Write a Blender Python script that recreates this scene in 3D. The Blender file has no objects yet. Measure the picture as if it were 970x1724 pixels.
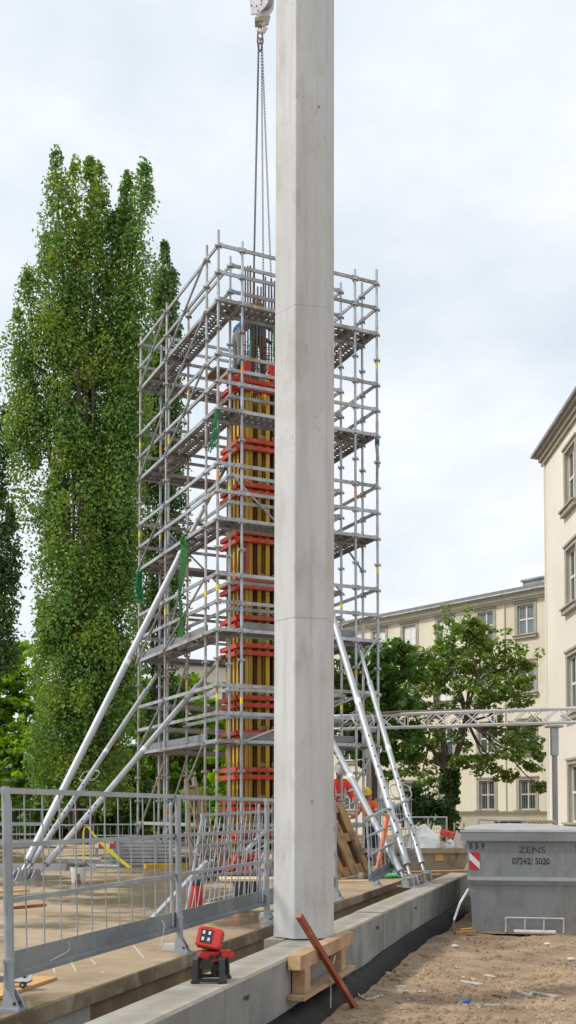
import bpy, bmesh, math, random
import numpy as np
from mathutils import Vector, Matrix
random.seed(7); RNG = np.random.default_rng(11)
R = math.radians
scene = bpy.context.scene
COL = scene.collection

# ------------------------------------------------------------------ camera
F, PITCH, CX, HOR = 1808.0, R(2.6), 485.0, 1366.0      # focal length and horizon measured on the photograph
PY = HOR - F * math.tan(PITCH)
CAMZ = 1.6
cam = bpy.data.cameras.new('camera'); camo = bpy.data.objects.new('camera', cam); COL.objects.link(camo)
camo.location = (0, 0, CAMZ); camo.rotation_euler = (R(90) + PITCH, 0, 0)
cam.sensor_fit = 'HORIZONTAL'; cam.sensor_width = 36.0; cam.lens = F / 970 * 36
cam.shift_y = (PY - 862.0) / 970.0; cam.clip_end = 2000; cam.clip_start = 0.05
scene.camera = camo

# ------------------------------------------------------------------ light: bright veiled daylight
SUN_EL, SUN_AZ = R(47), R(-104)        # azimuth clockwise from +Y: from the left, a little behind the camera
sd = Vector((math.sin(SUN_AZ) * math.cos(SUN_EL), math.cos(SUN_AZ) * math.cos(SUN_EL), math.sin(SUN_EL)))
sun = bpy.data.lights.new('sun', 'SUN'); sun.energy = 1.9; sun.angle = R(5); sun.color = (1.0, 0.965, 0.91)
suno = bpy.data.objects.new('sun', sun); COL.objects.link(suno)
suno.rotation_euler = sd.to_track_quat('Z', 'Y').to_euler(); suno.location = sd * 60

world = bpy.data.worlds.new('World'); scene.world = world; world.use_nodes = True
nt = world.node_tree; N = nt.nodes; L = nt.links; N.clear()
out = N.new('ShaderNodeOutputWorld'); bg = N.new('ShaderNodeBackground'); bg.inputs['Strength'].default_value = 0.10
sky = N.new('ShaderNodeTexSky'); sky.sky_type = 'NISHITA'; sky.sun_disc = False
sky.sun_elevation = SUN_EL; sky.sun_rotation = SUN_AZ; sky.dust_density = 2.0
tc = N.new('ShaderNodeTexCoord'); mp = N.new('ShaderNodeMapping'); mp.inputs['Scale'].default_value = (1.0, 1.0, 1.9)
mp.inputs['Location'].default_value = (0.35, 0.2, 0.1)
n1 = N.new('ShaderNodeTexNoise'); n1.inputs['Scale'].default_value = 3.0; n1.inputs['Detail'].default_value = 8; n1.inputs['Roughness'].default_value = 0.56
n2 = N.new('ShaderNodeTexNoise'); n2.inputs['Scale'].default_value = 1.6; n2.inputs['Detail'].default_value = 3
r1 = N.new('ShaderNodeValToRGB'); r1.color_ramp.elements[0].position = 0.36; r1.color_ramp.elements[1].position = 0.63
r1.color_ramp.elements[0].color = (5.25, 5.9, 6.5, 1); r1.color_ramp.elements[1].color = (7.15, 7.33, 7.5, 1)
e = r1.color_ramp.elements.new(0.5); e.color = (6.2, 6.55, 6.95, 1)
r2 = N.new('ShaderNodeValToRGB'); r2.color_ramp.elements[0].position = 0.3; r2.color_ramp.elements[1].position = 0.6
r2.color_ramp.elements[0].color = (0.86,) * 3 + (1,); r2.color_ramp.elements[1].color = (1, 1, 1, 1)
mx = N.new('ShaderNodeMixRGB')
L.new(tc.outputs['Generated'], mp.inputs['Vector']); L.new(mp.outputs[0], n1.inputs['Vector']); L.new(mp.outputs[0], n2.inputs['Vector'])
L.new(n1.outputs['Fac'], r1.inputs[0]); L.new(n2.outputs['Fac'], r2.inputs[0]); L.new(r2.outputs[0], mx.inputs[0])
L.new(sky.outputs[0], mx.inputs[1]); L.new(r1.outputs[0], mx.inputs[2]); L.new(mx.outputs[0], bg.inputs['Color']); L.new(bg.outputs[0], out.inputs[0])

vs = scene.view_settings; vs.view_transform = 'Standard'; vs.look = 'None'; vs.gamma = 1.0; vs.use_curve_mapping = False
vs.exposure = 0.56
scene.cycles.max_bounces = 6; scene.cycles.diffuse_bounces = 3; scene.cycles.transparent_max_bounces = 6

# ------------------------------------------------------------------ pixel -> place helpers (photograph pixels, 970 x 1724)
cP, sP = math.cos(PITCH), math.sin(PITCH)
def ray(px, py):
    x, y = (px - CX) / F, (PY - py) / F
    return Vector((x, cP - y * sP, sP + y * cP))
def at(px, py, Y):
    d = ray(px, py); return Vector((0, 0, CAMZ)) + d * (Y / d.y)
def gnd(px, py, z):
    d = ray(px, py); return Vector((0, 0, CAMZ)) + d * ((z - CAMZ) / d.z)
def proj(p):
    x, y, z = p[0], p[1], p[2] - CAMZ
    dep = y * cP + z * sP; up = z * cP - y * sP
    return (CX + F * x / dep, PY - F * up / dep)

# ------------------------------------------------------------------ materials
def mat(name, c1, c2=None, scale=3.0, rough=0.7, metal=0.0, bump=0.0, bscale=None, stretch=(1, 1, 1), spots=None, lo=0.35, hi=0.65,
        detail=6, c3=None, s3=0.6, rvar=0.0, streak=None, lo3=0.48, hi3=0.62, coords='pos', smudge=None):
    m = bpy.data.materials.new(name); m.use_nodes = True
    t = m.node_tree; n = t.nodes; l = t.links; b = n['Principled BSDF']
    b.inputs['Roughness'].default_value = rough; b.inputs['Metallic'].default_value = metal
    if c2 is None and not bump:
        b.inputs['Base Color'].default_value = (*c1, 1); return m
    if coords == 'pos': g = n.new('ShaderNodeNewGeometry'); src = g.outputs['Position']
    else: g = n.new('ShaderNodeTexCoord'); src = g.outputs['Object']
    def noise(sc, st=(1, 1, 1), det=detail, loc=0.0):
        mpn = n.new('ShaderNodeMapping'); mpn.inputs['Scale'].default_value = st; mpn.inputs['Location'].default_value = (loc, loc * .7, loc * .3)
        l.new(src, mpn.inputs[0]); x = n.new('ShaderNodeTexNoise'); x.inputs['Scale'].default_value = sc; x.inputs['Detail'].default_value = det
        x.inputs['Roughness'].default_value = 0.6; l.new(mpn.outputs[0], x.inputs['Vector']); return x
    def ramp(fac, a, b_, ca, cb):
        r = n.new('ShaderNodeValToRGB'); r.color_ramp.elements[0].position = a; r.color_ramp.elements[1].position = b_
        r.color_ramp.elements[0].color = (*ca, 1) if len(ca) == 3 else ca; r.color_ramp.elements[1].color = (*cb, 1) if len(cb) == 3 else cb
        l.new(fac, r.inputs[0]); return r
    c2 = c2 or c1
    na = noise(scale, stretch); cur = ramp(na.outputs['Fac'], lo, hi, c1, c2).outputs[0]
    def over(cur, fac, col):
        mxx = n.new('ShaderNodeMixRGB'); l.new(fac, mxx.inputs[0]); l.new(cur, mxx.inputs[1]); mxx.inputs[2].default_value = (*col, 1); return mxx.outputs[0]
    if c3 is not None:
        nb = noise(s3, (1, 1, 1), 4, 5.3); fac3 = ramp(nb.outputs['Fac'], lo3, hi3, (0, 0, 0), (1, 1, 1)).outputs[0]; cur = over(cur, fac3, c3)
    if streak is not None:      # (colour, scale, amount): long marks running down
        ns = noise(streak[1], (1, 1, .06), 5, 2.1); fs = ramp(ns.outputs['Fac'], .5, .75, (0, 0, 0), (streak[2],) * 3).outputs[0]; cur = over(cur, fs, streak[0])
    if smudge is not None:      # (colour, scale, amount, z stretch): blotches
        ns = noise(smudge[1], (1, 1, smudge[3]), 9, 4.4); fs = ramp(ns.outputs['Fac'], .53, .68, (0, 0, 0), (smudge[2],) * 3).outputs[0]; cur = over(cur, fs, smudge[0])
    if spots is not None:       # (colour, scale, size, amount)
        v = n.new('ShaderNodeTexVoronoi'); v.inputs['Scale'].default_value = spots[1]; l.new(src, v.inputs['Vector'])
        nv = noise(spots[1] * .11, (1, 1, 1), 2, 8.0)
        rv = ramp(v.outputs['Distance'], spots[2] * .5, spots[2], (1, 1, 1), (0, 0, 0)); rn = ramp(nv.outputs['Fac'], .5, .6, (0, 0, 0), (spots[3],) * 3)
        mm = n.new('ShaderNodeMixRGB'); mm.blend_type = 'MULTIPLY'; mm.inputs[0].default_value = 1; l.new(rv.outputs[0], mm.inputs[1]); l.new(rn.outputs[0], mm.inputs[2])
        cur = over(cur, mm.outputs[0], spots[0])
    l.new(cur, b.inputs['Base Color'])
    if rvar:
        fac = fac3 if c3 is not None else na.outputs['Fac']
        rr = n.new('ShaderNodeMapRange'); rr.inputs['To Min'].default_value = rough; rr.inputs['To Max'].default_value = max(.05, rough - rvar)
        l.new(fac, rr.inputs['Value']); l.new(rr.outputs[0], b.inputs['Roughness'])
    if bump:
        nb2 = noise(bscale or scale * 4, stretch, 8, 1.7); bp = n.new('ShaderNodeBump'); bp.inputs['Strength'].default_value = bump
        bp.inputs['Distance'].default_value = 0.02; l.new(nb2.outputs['Fac'], bp.inputs['Height']); l.new(bp.outputs[0], b.inputs['Normal'])
    return m

def leafmat(name, ca, cb, cc, rough=0.5, trans=0.35):
    m = bpy.data.materials.new(name); m.use_nodes = True
    t = m.node_tree; n = t.nodes; l = t.links; n.clear()
    o = n.new('ShaderNodeOutputMaterial'); g = n.new('ShaderNodeNewGeometry')
    ra = n.new('ShaderNodeValToRGB'); ra.color_ramp.elements[0].color = (*ca, 1); ra.color_ramp.elements[1].color = (*cb, 1)
    l.new(g.outputs['Random Per Island'], ra.inputs[0])
    nz = n.new('ShaderNodeTexNoise'); nz.inputs['Scale'].default_value = .55; nz.inputs['Detail'].default_value = 3; l.new(g.outputs['Position'], nz.inputs['Vector'])
    rb = n.new('ShaderNodeValToRGB'); rb.color_ramp.elements[0].position = .45; rb.color_ramp.elements[1].position = .68; l.new(nz.outputs['Fac'], rb.inputs[0])
    mxx = n.new('ShaderNodeMixRGB'); l.new(rb.outputs[0], mxx.inputs[0]); l.new(ra.outputs[0], mxx.inputs[1]); mxx.inputs[2].default_value = (*cc, 1)
    p = n.new('ShaderNodeBsdfPrincipled'); p.inputs['Roughness'].default_value = rough; l.new(mxx.outputs[0], p.inputs['Base Color'])
    tr = n.new('ShaderNodeBsdfTranslucent'); hs = n.new('ShaderNodeHueSaturation'); hs.inputs['Value'].default_value = 1.5; hs.inputs['Saturation'].default_value = 1.15
    l.new(mxx.outputs[0], hs.inputs['Color']); l.new(hs.outputs[0], tr.inputs['Color'])
    ms = n.new('ShaderNodeMixShader'); ms.inputs[0].default_value = trans; l.new(p.outputs[0], ms.inputs[1]); l.new(tr.outputs[0], ms.inputs[2]); l.new(ms.outputs[0], o.inputs[0])
    return m

M = {}
M['column'] = mat('column_concrete', (.575, .58, .575), (.49, .493, .486), 2.6, .8, bump=.14, bscale=40, stretch=(1, 1, .22), c3=(.47, .46, .435), s3=1.7, lo3=.5, hi3=.72,
                  streak=((.36, .345, .31), 13, .5), spots=((.27, .255, .225), 14, .15, .6), smudge=((.32, .305, .27), 5.5, .45, .32))
M['wall_conc'] = mat('wall_concrete', (.235, .24, .235), (.17, .18, .175), 2.2, .85, bump=.2, bscale=30, c3=(.29, .29, .27), s3=1.1, streak=((.08, .085, .085), 3, .6), spots=((.08, .08, .08), 26, .2, .7), smudge=((.32, .32, .30), 4, .4, .5))  # wall sides: darker than the top, front-face shade put into the colour
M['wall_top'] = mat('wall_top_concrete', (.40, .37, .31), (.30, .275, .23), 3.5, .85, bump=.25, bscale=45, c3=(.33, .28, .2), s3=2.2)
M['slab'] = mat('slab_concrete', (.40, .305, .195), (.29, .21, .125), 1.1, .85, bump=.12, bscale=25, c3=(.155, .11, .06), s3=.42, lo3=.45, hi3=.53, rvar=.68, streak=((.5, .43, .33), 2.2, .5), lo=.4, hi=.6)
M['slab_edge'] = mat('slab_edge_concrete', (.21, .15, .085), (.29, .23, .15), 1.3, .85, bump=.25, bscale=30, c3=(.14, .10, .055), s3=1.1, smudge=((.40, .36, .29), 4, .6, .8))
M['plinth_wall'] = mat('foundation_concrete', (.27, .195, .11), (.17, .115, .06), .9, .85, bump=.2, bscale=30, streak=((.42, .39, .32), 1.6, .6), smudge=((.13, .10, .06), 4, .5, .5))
M['plinth_pale'] = mat('pale_foundation_concrete', (.46, .46, .44), (.38, .375, .35), .9, .8, bump=.2, bscale=30, streak=((.22, .17, .1), 6, .5), smudge=((.25, .2, .13), 3, .4, 1))
M['dirt'] = mat('dirt', (.38, .27, .165), (.22, .15, .09), 2.1, .95, bump=1.0, bscale=11, c3=(.15, .10, .062), s3=.55, lo3=.52, hi3=.68, spots=((.5, .45, .37), 13, .2, .9), detail=9)
M['slab_chalk'] = mat('chalk', (.62, .56, .45), (.45, .37, .26), 30, .9)
M['dirty_white'] = mat('dirty_white_plastic', (.62, .60, .56), (.42, .38, .32), 9, .7)
M['stone'] = mat('stone', (.46, .39, .30), (.24, .185, .13), 5, .95)
M['membrane'] = mat('black_membrane', (.007, .0075, .008), (.014, .015, .016), 3, .6, bump=.4, bscale=9, c3=(.06, .055, .045), s3=2.5, lo3=.64, hi3=.78)
M['membrane'].node_tree.nodes['Principled BSDF'].inputs['Specular IOR Level'].default_value = .2
M['yellow_dim'] = mat('dull_yellow_beam', (.42, .26, .04), (.27, .16, .03), 3, .65, stretch=(6, 6, .5))
M['galv'] = mat('galvanised_steel', (.48, .505, .53), (.37, .39, .41), 5, .42, .55, c3=(.33, .33, .325), s3=1.3, streak=None)
M['galv_dull'] = mat('dull_galvanised_steel', (.36, .37, .38), (.27, .275, .28), 4, .55, .4, c3=(.23, .22, .205), s3=2)
M['galv_worn'] = mat('worn_galvanised_steel', (.42, .43, .44), (.32, .325, .33), 5, .55, .4, c3=(.30, .255, .2), s3=2.2, lo3=.5, hi3=.6, smudge=((.55, .54, .5), 9, .7, 1))
M['deck'] = mat('deck_steel', (.26, .27, .275), (.19, .195, .2), 6, .6, .35, c3=(.2, .17, .13), s3=1.5, lo3=.55, hi3=.7)
M['alu'] = mat('aluminium_tube', (.49, .51, .53), (.39, .41, .425), 3, .46, .45, c3=(.42, .43, .44), s3=1.2)
M['fence'] = mat('barrier_steel', (.40, .43, .455), (.32, .35, .37), 4, .5, .35, c3=(.29, .31, .325), s3=1.6)
M['toe'] = mat('toe_board_steel', (.20, .22, .235), (.165, .18, .19), 5, .55, .3, c3=(.27, .28, .28), s3=1.8)
M['red'] = mat('red_waler_paint', (.66, .055, .02), (.52, .04, .015), 3, .55, c3=(.42, .09, .05), s3=1.9, smudge=((.42, .3, .22), 11, .5, 1))
M['red_light'] = mat('red_plastic', (.62, .035, .025), (.5, .03, .02), 5, .4)
M['black_pl'] = mat('black_plastic', (.018, .019, .02), (.03, .031, .032), 5, .5)
M['yellow_wood'] = mat('yellow_beam_wood', (.70, .45, .045), (.50, .29, .03), 3, .6, stretch=(6, 6, .5), c3=(.3, .17, .035), s3=.8, lo3=.55, hi3=.7)
M['brown_ply'] = mat('brown_plywood', (.085, .045, .02), (.13, .075, .03), 3, .6, stretch=(4, 4, .4), c3=(.18, .12, .03), s3=1.3)
M['rust'] = mat('rusty_rebar', (.17, .085, .05), (.10, .06, .045), 9, .8)
M['rebar_dark'] = mat('rebar_steel', (.17, .13, .125), (.10, .085, .085), 9, .7, .3)
M['chain'] = mat('chain_steel', (.15, .15, .17), (.10, .10, .115), 9, .5, .6)
M['white_paint'] = mat('white_paint', (.82, .82, .84), (.72, .72, .74), 4, .4)
M['yellow'] = mat('yellow_tape', (.85, .72, .02), (.7, .6, .02), 8, .5)
M['orange_band'] = mat('orange_band', (.75, .33, .08), (.6, .27, .12), 8, .6)
M['green_rope'] = mat('green_rope', (.015, .20, .075), (.01, .12, .05), 20, .8)
M['green_strap'] = mat('green_strap', (.045, .22, .055), (.035, .16, .04), 9, .8)
M['teal'] = mat('teal_sleeve', (.03, .17, .16), (.02, .1, .1), 9, .8)
M['wood'] = mat('sawn_timber', (.47, .315, .19), (.36, .225, .125), 2.5, .75, stretch=(5, 1, 5), bump=.15, bscale=25, c3=(.34, .2, .1), s3=2.5)
M['wood_end'] = mat('timber_end', (.60, .42, .24), (.48, .31, .16), 14, .8)
M['red_wood'] = mat('red_brown_timber', (.32, .085, .035), (.22, .06, .028), 5, .6, stretch=(3, 3, .5), c3=(.38, .13, .06), s3=4)
M['pallet'] = mat('pallet_wood', (.42, .25, .11), (.26, .145, .06), 5, .8, c3=(.13, .08, .045), s3=1.8, lo3=.5, hi3=.6)
M['ply'] = mat('orange_plywood', (.66, .40, .15), (.56, .33, .13), 3, .7)
M['pale_ply'] = mat('pale_plywood', (.70, .55, .33), (.62, .46, .26), 4, .7)
M['old_wood'] = mat('old_grey_wood', (.27, .22, .17), (.19, .15, .11), 6, .8)
M['skip'] = mat('grey_skip_paint', (.245, .272, .292), (.21, .232, .25), 1.5, .55, bump=.35, bscale=2.2, c3=(.155, .16, .16), s3=1.1, lo3=.5, hi3=.7, streak=((.13, .12, .105), 5, .6), smudge=((.33, .31, .28), 5, .5, .6), spots=((.16, .085, .04), 6, .1, .9))
M['skip_rim'] = mat('grey_paint_lit_rib', (.36, .38, .39), (.29, .31, .32), 2.5, .55, c3=(.32, .33, .33), s3=3, streak=((.2, .15, .1), 6, .4))  # paler than the body: the rib's sunlit highlight is put into the colour
M['skip_lid'] = mat('skip_lid', (.37, .37, .37), (.30, .30, .295), 1.4, .65, c3=(.46, .42, .36), s3=.9)
M['black_ink'] = mat('stencil_black', (.02, .02, .022), (.04, .04, .045), 30, .7, c3=(.13, .14, .15), s3=22, lo3=.56, hi3=.62)
M['rusty_skip'] = mat('rusty_skip_paint', (.40, .335, .21), (.29, .225, .13), 2.2, .8, c3=(.16, .095, .045), s3=2.6, lo3=.5, hi3=.65, streak=((.4, .36, .28), 5, .5))
M['red_sign'] = mat('red_reflector', (.55, .03, .04), (.45, .03, .035), 8, .4)
M['white_sign'] = mat('white_reflector', (.75, .76, .76), (.65, .66, .66), 8, .4)
M['cream'] = mat('cream_render', (.76, .705, .565), (.71, .655, .515), .35, .9, c3=(.63, .56, .42), s3=.12, streak=((.52, .45, .31), 1.2, .35), bump=.03, bscale=8)
M['cream2'] = mat('pale_render', (.80, .755, .665), (.76, .715, .625), .35, .9, c3=(.72, .67, .58), s3=.15, streak=((.6, .55, .44), 1.5, .35), bump=.03, bscale=8)
M['trim'] = mat('stone_trim', (.40, .37, .31), (.33, .30, .25), 3, .9)
M['trim_light'] = mat('pale_cornice', (.68, .65, .57), (.60, .57, .49), 2, .9)
M['roof'] = mat('roof_slate', (.20, .20, .195), (.145, .145, .145), 3, .8)
M['glass'] = mat('window_glass', (.10, .125, .14), (.19, .22, .235), .6, .12)
M['glass_dark'] = mat('dark_window_glass', (.035, .045, .05), (.07, .085, .09), .8, .12)
M['blind'] = mat('white_blind', (.78, .80, .80), (.7, .72, .72), 3, .6)
M['win_white'] = mat('window_white', (.72, .70, .63), (.64, .62, .55), 3, .6)
M['bark'] = mat('bark', (.115, .09, .065), (.065, .05, .038), 6, .95, stretch=(3, 3, .6))
M['bark_pale'] = mat('pale_bark', (.17, .14, .11), (.09, .075, .06), 6, .95, stretch=(3, 3, .6))
M['poplar'] = leafmat('poplar_leaves', (.055, .14, .032), (.22, .34, .07), (.24, .32, .045), .55, .36)
M['poplar_dark'] = leafmat('dark_poplar_leaves', (.04, .10, .032), (.13, .215, .065), (.12, .19, .045), .55, .33)
M['maple'] = leafmat('maple_leaves', (.10, .18, .035), (.24, .33, .075), (.19, .25, .045), .5, .42)
M['bright'] = leafmat('bright_leaves', (.19, .36, .025), (.40, .56, .05), (.16, .28, .025), .5, .5)
M['dark_leaf'] = leafmat('dark_leaves', (.045, .12, .02), (.12, .22, .035), (.07, .15, .02), .5, .36)
M['ivy'] = leafmat('ivy_leaves', (.025, .07, .014), (.06, .13, .022), (.05, .1, .015), .4, .25)
M['skin'] = mat('skin', (.45, .25, .17), (.38, .2, .14), 9, .6)
M['hivis_red'] = mat('red_hi_vis', (.90, .07, .035), (.8, .055, .03), 8, .8)
M['hivis_orange'] = mat('orange_hi_vis', (.95, .2, .03), (.82, .16, .03), 8, .8)
M['reflect'] = mat('reflective_tape', (.72, .73, .72), (.6, .61, .6), 8, .4)
M['navy'] = mat('navy_cloth', (.025, .03, .045), (.04, .045, .06), 8, .9)
M['blue'] = mat('blue_cloth', (.03, .12, .33), (.025, .075, .22), 8, .9)
M['grey_cloth'] = mat('grey_cloth', (.20, .20, .195), (.15, .15, .145), 8, .9)
M['yellow_helmet'] = mat('yellow_helmet_plastic', (.85, .6, .03), (.75, .5, .03), 6, .35)
M['tarp'] = mat('white_tarpaulin', (.80, .80, .80), (.70, .70, .70), 4, .6)
M['orange_pipe'] = mat('orange_pipe', (.75, .2, .1), (.62, .17, .08), 6, .6)
M['blue_plastic'] = mat('blue_plastic', (.04, .2, .55), (.03, .15, .42), 8, .5)
M['mesh_green'] = mat('green_fence_wire', (.03, .09, .05), (.05, .12, .07), 8, .6)
M['bottle'] = mat('green_bottle_plastic', (.08, .45, .15), (.14, .6, .25), 20, .25)
M['led'] = mat('led_lens', (.80, .80, .84), (.70, .70, .74), 40, .2)
M['concrete_bag'] = mat('pale_stone_block', (.55, .54, .5), (.46, .45, .42), 9, .9)

# ------------------------------------------------------------------ mesh and object helpers
W = {}                     # world matrices of everything placed
def frame(p, q, up=Vector((0, 0, 1))):
    x = (Vector(q) - Vector(p)).normalized()
    if abs(x.dot(up)) > .999: up = Vector((0, 1, 0))
    y = up.cross(x).normalized(); z = x.cross(y)
    m = Matrix((x, y, z)).transposed().to_4x4(); m.translation = Vector(p); return m
class MB:
    def __init__(s): s.v = []; s.f = []; s.mi = []; s.k = 0
    def add(s, vs, fs):
        o = len(s.v); s.v += [tuple(v) for v in vs]; s.f += [tuple(i + o for i in f) for f in fs]; s.mi += [s.k] * len(fs); return s
    def box(s, c, d, m=None):
        c = Vector(c); h = Vector(d) / 2; vs = []
        for z in (-1, 1):
            for y in (-1, 1):
                for x in (-1, 1):
                    p = Vector((x * h.x, y * h.y, z * h.z)); vs.append((m @ (c + p)) if m is not None else c + p)
        return s.add(vs, [(0, 2, 3, 1), (4, 5, 7, 6), (0, 1, 5, 4), (2, 6, 7, 3), (0, 4, 6, 2), (1, 3, 7, 5)])
    def hexa(s, v8):       # bottom four (ccw from above), then top four
        return s.add(v8, [(3, 2, 1, 0), (4, 5, 6, 7), (0, 1, 5, 4), (1, 2, 6, 5), (2, 3, 7, 6), (3, 0, 4, 7)])
    def bar(s, p, q, w, h, up=Vector((0, 0, 1))):
        m = frame(p, q, up); ln = (Vector(q) - Vector(p)).length
        return s.box((ln / 2, 0, 0), (ln, w, h), m)
    def tube(s, p, q, r, n=8, r2=None, cap=True):
        r2 = r if r2 is None else r2; m = frame(p, q); ln = (Vector(q) - Vector(p)).length; vs = []
        for x, rr in ((0, r), (ln, r2)):
            for i in range(n):
                a = 2 * math.pi * i / n; vs.append(m @ Vector((x, rr * math.cos(a), rr * math.sin(a))))
        fs = [(i, (i + 1) % n, n + (i + 1) % n, n + i) for i in range(n)]
        if cap: fs += [tuple(reversed(range(n))), tuple(range(n, 2 * n))]
        return s.add(vs, fs)
    def path(s, pts, r, n=6, closed=False):
        pts = [Vector(p) for p in pts]; k = len(pts); vs = []; rs = r if isinstance(r, (list, tuple)) else [r] * k
        for i, p in enumerate(pts):
            a = pts[(i - 1) % k] if (closed or i) else p; b = pts[(i + 1) % k] if (closed or i < k - 1) else p
            m = frame(a, b if (b - a).length > 1e-6 else a + Vector((0, 0, 1)))
            for j in range(n):
                t = 2 * math.pi * j / n; vs.append(p + m.to_3x3() @ Vector((0, rs[i] * math.cos(t), rs[i] * math.sin(t))))
        fs = []
        for i in range(k if closed else k - 1):
            a, b = i * n, ((i + 1) % k) * n
            fs += [(a + j, a + (j + 1) % n, b + (j + 1) % n, b + j) for j in range(n)]
        if not closed: fs += [tuple(reversed(range(n))), tuple(range((k - 1) * n, k * n))]
        return s.add(vs, fs)
    def prism(s, poly, a, b, m=None):       # polygon (x, y) extruded in z from a to b, through matrix m
        n = len(poly); vs = [Vector((x, y, a)) for x, y in poly] + [Vector((x, y, b)) for x, y in poly]
        if m is not None: vs = [m @ v for v in vs]
        return s.add(vs, [tuple(reversed(range(n))), tuple(range(n, 2 * n))] + [(i, (i + 1) % n, n + (i + 1) % n, n + i) for i in range(n)])
    def lathe(s, prof, n=12, m=None):       # (r, z) profile round z
        vs = []
        for r, z in prof:
            for i in range(n):
                a = 2 * math.pi * i / n; p = Vector((r * math.cos(a), r * math.sin(a), z)); vs.append(m @ p if m is not None else p)
        fs = []
        for k in range(len(prof) - 1):
            fs += [(k * n + i, k * n + (i + 1) % n, (k + 1) * n + (i + 1) % n, (k + 1) * n + i) for i in range(n)]
        fs += [tuple(reversed(range(n))), tuple(range((len(prof) - 1) * n, len(prof) * n))]
        return s.add(vs, fs)
    def mesh(s, name, mats, smooth=False, off=None):
        me = bpy.data.meshes.new(name); v = s.v
        if off is not None: v = [(a - off[0], b - off[1], c - off[2]) for a, b, c in v]
        me.from_pydata(v, [], s.f)
        for m in (mats if isinstance(mats, (list, tuple)) else [mats]): me.materials.append(M[m] if isinstance(m, str) else m)
        if any(s.mi): me.polygons.foreach_set('material_index', s.mi)
        if smooth:
            me.polygons.foreach_set('use_smooth', [True] * len(me.polygons)); me.set_sharp_from_angle(angle=R(38))
        me.update(); return me
    def build(s, name, mats, parent=None, smooth=False, origin=None):
        off = W[parent].translation if parent is not None else Vector(origin or (0, 0, 0))
        me = s.mesh(name, mats, smooth, off); o = bpy.data.objects.new(name, me)
        return place(o, parent, Matrix.Translation(off))
def place(o, parent, mw):
    COL.objects.link(o)
    if parent is not None: o.parent = parent; o.matrix_basis = W[parent].inverted() @ mw
    else: o.matrix_basis = mw
    W[o] = mw.copy(); return o
def tag(o, label, cat, group=None, kind=None):
    o['label'] = label; o['category'] = cat
    if group: o['group'] = group
    if kind: o['kind'] = kind
    return o
def thing(name, label, cat, loc=(0, 0, 0), group=None):
    o = bpy.data.objects.new(name, None); o.empty_display_size = .2; place(o, None, Matrix.Translation(Vector(loc))); return tag(o, label, cat, group)
CACHE = {}
def member(kind, fn, mats, p, q, name, parent, smooth=False, up=Vector((0, 0, 1)), extra=()):
    """a straight piece from p to q; pieces of one kind and length share their mesh (built along local x)"""
    ln = round((Vector(q) - Vector(p)).length, 3); key = (kind, ln, extra)
    if key not in CACHE:
        b = MB(); fn(b, ln); CACHE[key] = b.mesh(name, mats, smooth)
    return place(bpy.data.objects.new(name, CACHE[key]), parent, frame(p, q, up))
def V(*a): return Vector(a)
# ================================================================== the setting: ground, slab, walls
WD = V(.2788, .9603, 0); WN = V(.9603, -.2788, 0)          # along the low wall / out of it towards the dirt
WO = V(0, 7.78, 0)
ZW, ZS = .55, .49                                          # top of the low wall, top of the slab
def wl(u, n, z): return WO + WD * u + WN * n + V(0, 0, z)
def hnoise(x, y): return .5 * math.sin(1.7 * x + .6 * y) * math.cos(1.1 * y - .4 * x) + .3 * math.sin(4.1 * x - 2.3 * y) + .2 * math.sin(7.7 * y + 3.1 * x + 1)
def axis(a, b, near0, near1, step):
    xs = list(np.arange(near0, near1 + 1e-6, step)); k = step
    x = near0
    while x > a: k *= 1.35; x -= k; xs.insert(0, x)
    k = step; x = near1
    while x < b: k *= 1.35; x += k; xs.append(x)
    return xs
gx, gy = axis(-420, 420, .1, 6.0, .045), axis(-30, 900, 5.5, 15.5, .055)
gv = []
for y in gy:
    for x in gx:
        n = (V(x, y, 0) - WO).dot(WN)
        inside = (.0 < x < 7 and 4 < y < 17)
        h = (.022 * hnoise(x * 1.3, y * 1.3) + .018 * math.sin(2.6 * (x - .25 * y)) * math.exp(-((y - 10.5) / 4) ** 2) + .011 * hnoise(x * 4.3 + 2, y * 3.9) + .006 * (random.random() - .5)) if inside else 0
        gv.append((x, y, h))
nx = len(gx); gf = [(j * nx + i, j * nx + i + 1, (j + 1) * nx + i + 1, (j + 1) * nx + i) for j in range(len(gy) - 1) for i in range(nx - 1)]
gb = MB(); gb.add(gv, gf); ground = gb.build('ground', 'dirt', smooth=True); ground['kind'] = 'structure'

# slab: its edge runs parallel to the wall; the top plate overhangs a foundation wall a little
SP = V(-.80, 8.34, 0)                                      # a point on the slab edge
def sl(u, n, z): return SP + WD * u + WN * n + V(0, 0, z)
b = MB()
e0, e1 = sl(-8, 0, 0), sl(11.75, 0, 0)
poly = [(-40, e0.y), (e0.x, e0.y), (e1.x, e1.y), (1.72, 19.75), (2.9, 33), (-6.5, 36), (-40, 36)]
b.prism(poly, ZS - .085, ZS - .0)
slab = b.build('slab', ['slab']); slab['kind'] = 'structure'
b = MB()
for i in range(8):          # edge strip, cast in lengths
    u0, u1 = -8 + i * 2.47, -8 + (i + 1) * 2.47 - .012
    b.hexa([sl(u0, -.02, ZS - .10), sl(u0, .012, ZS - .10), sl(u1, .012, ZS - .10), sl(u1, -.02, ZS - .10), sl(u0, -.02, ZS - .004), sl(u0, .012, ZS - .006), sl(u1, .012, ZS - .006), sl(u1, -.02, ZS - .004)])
se = b.build('slab_edge', 'slab_edge'); se['kind'] = 'structure'
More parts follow.
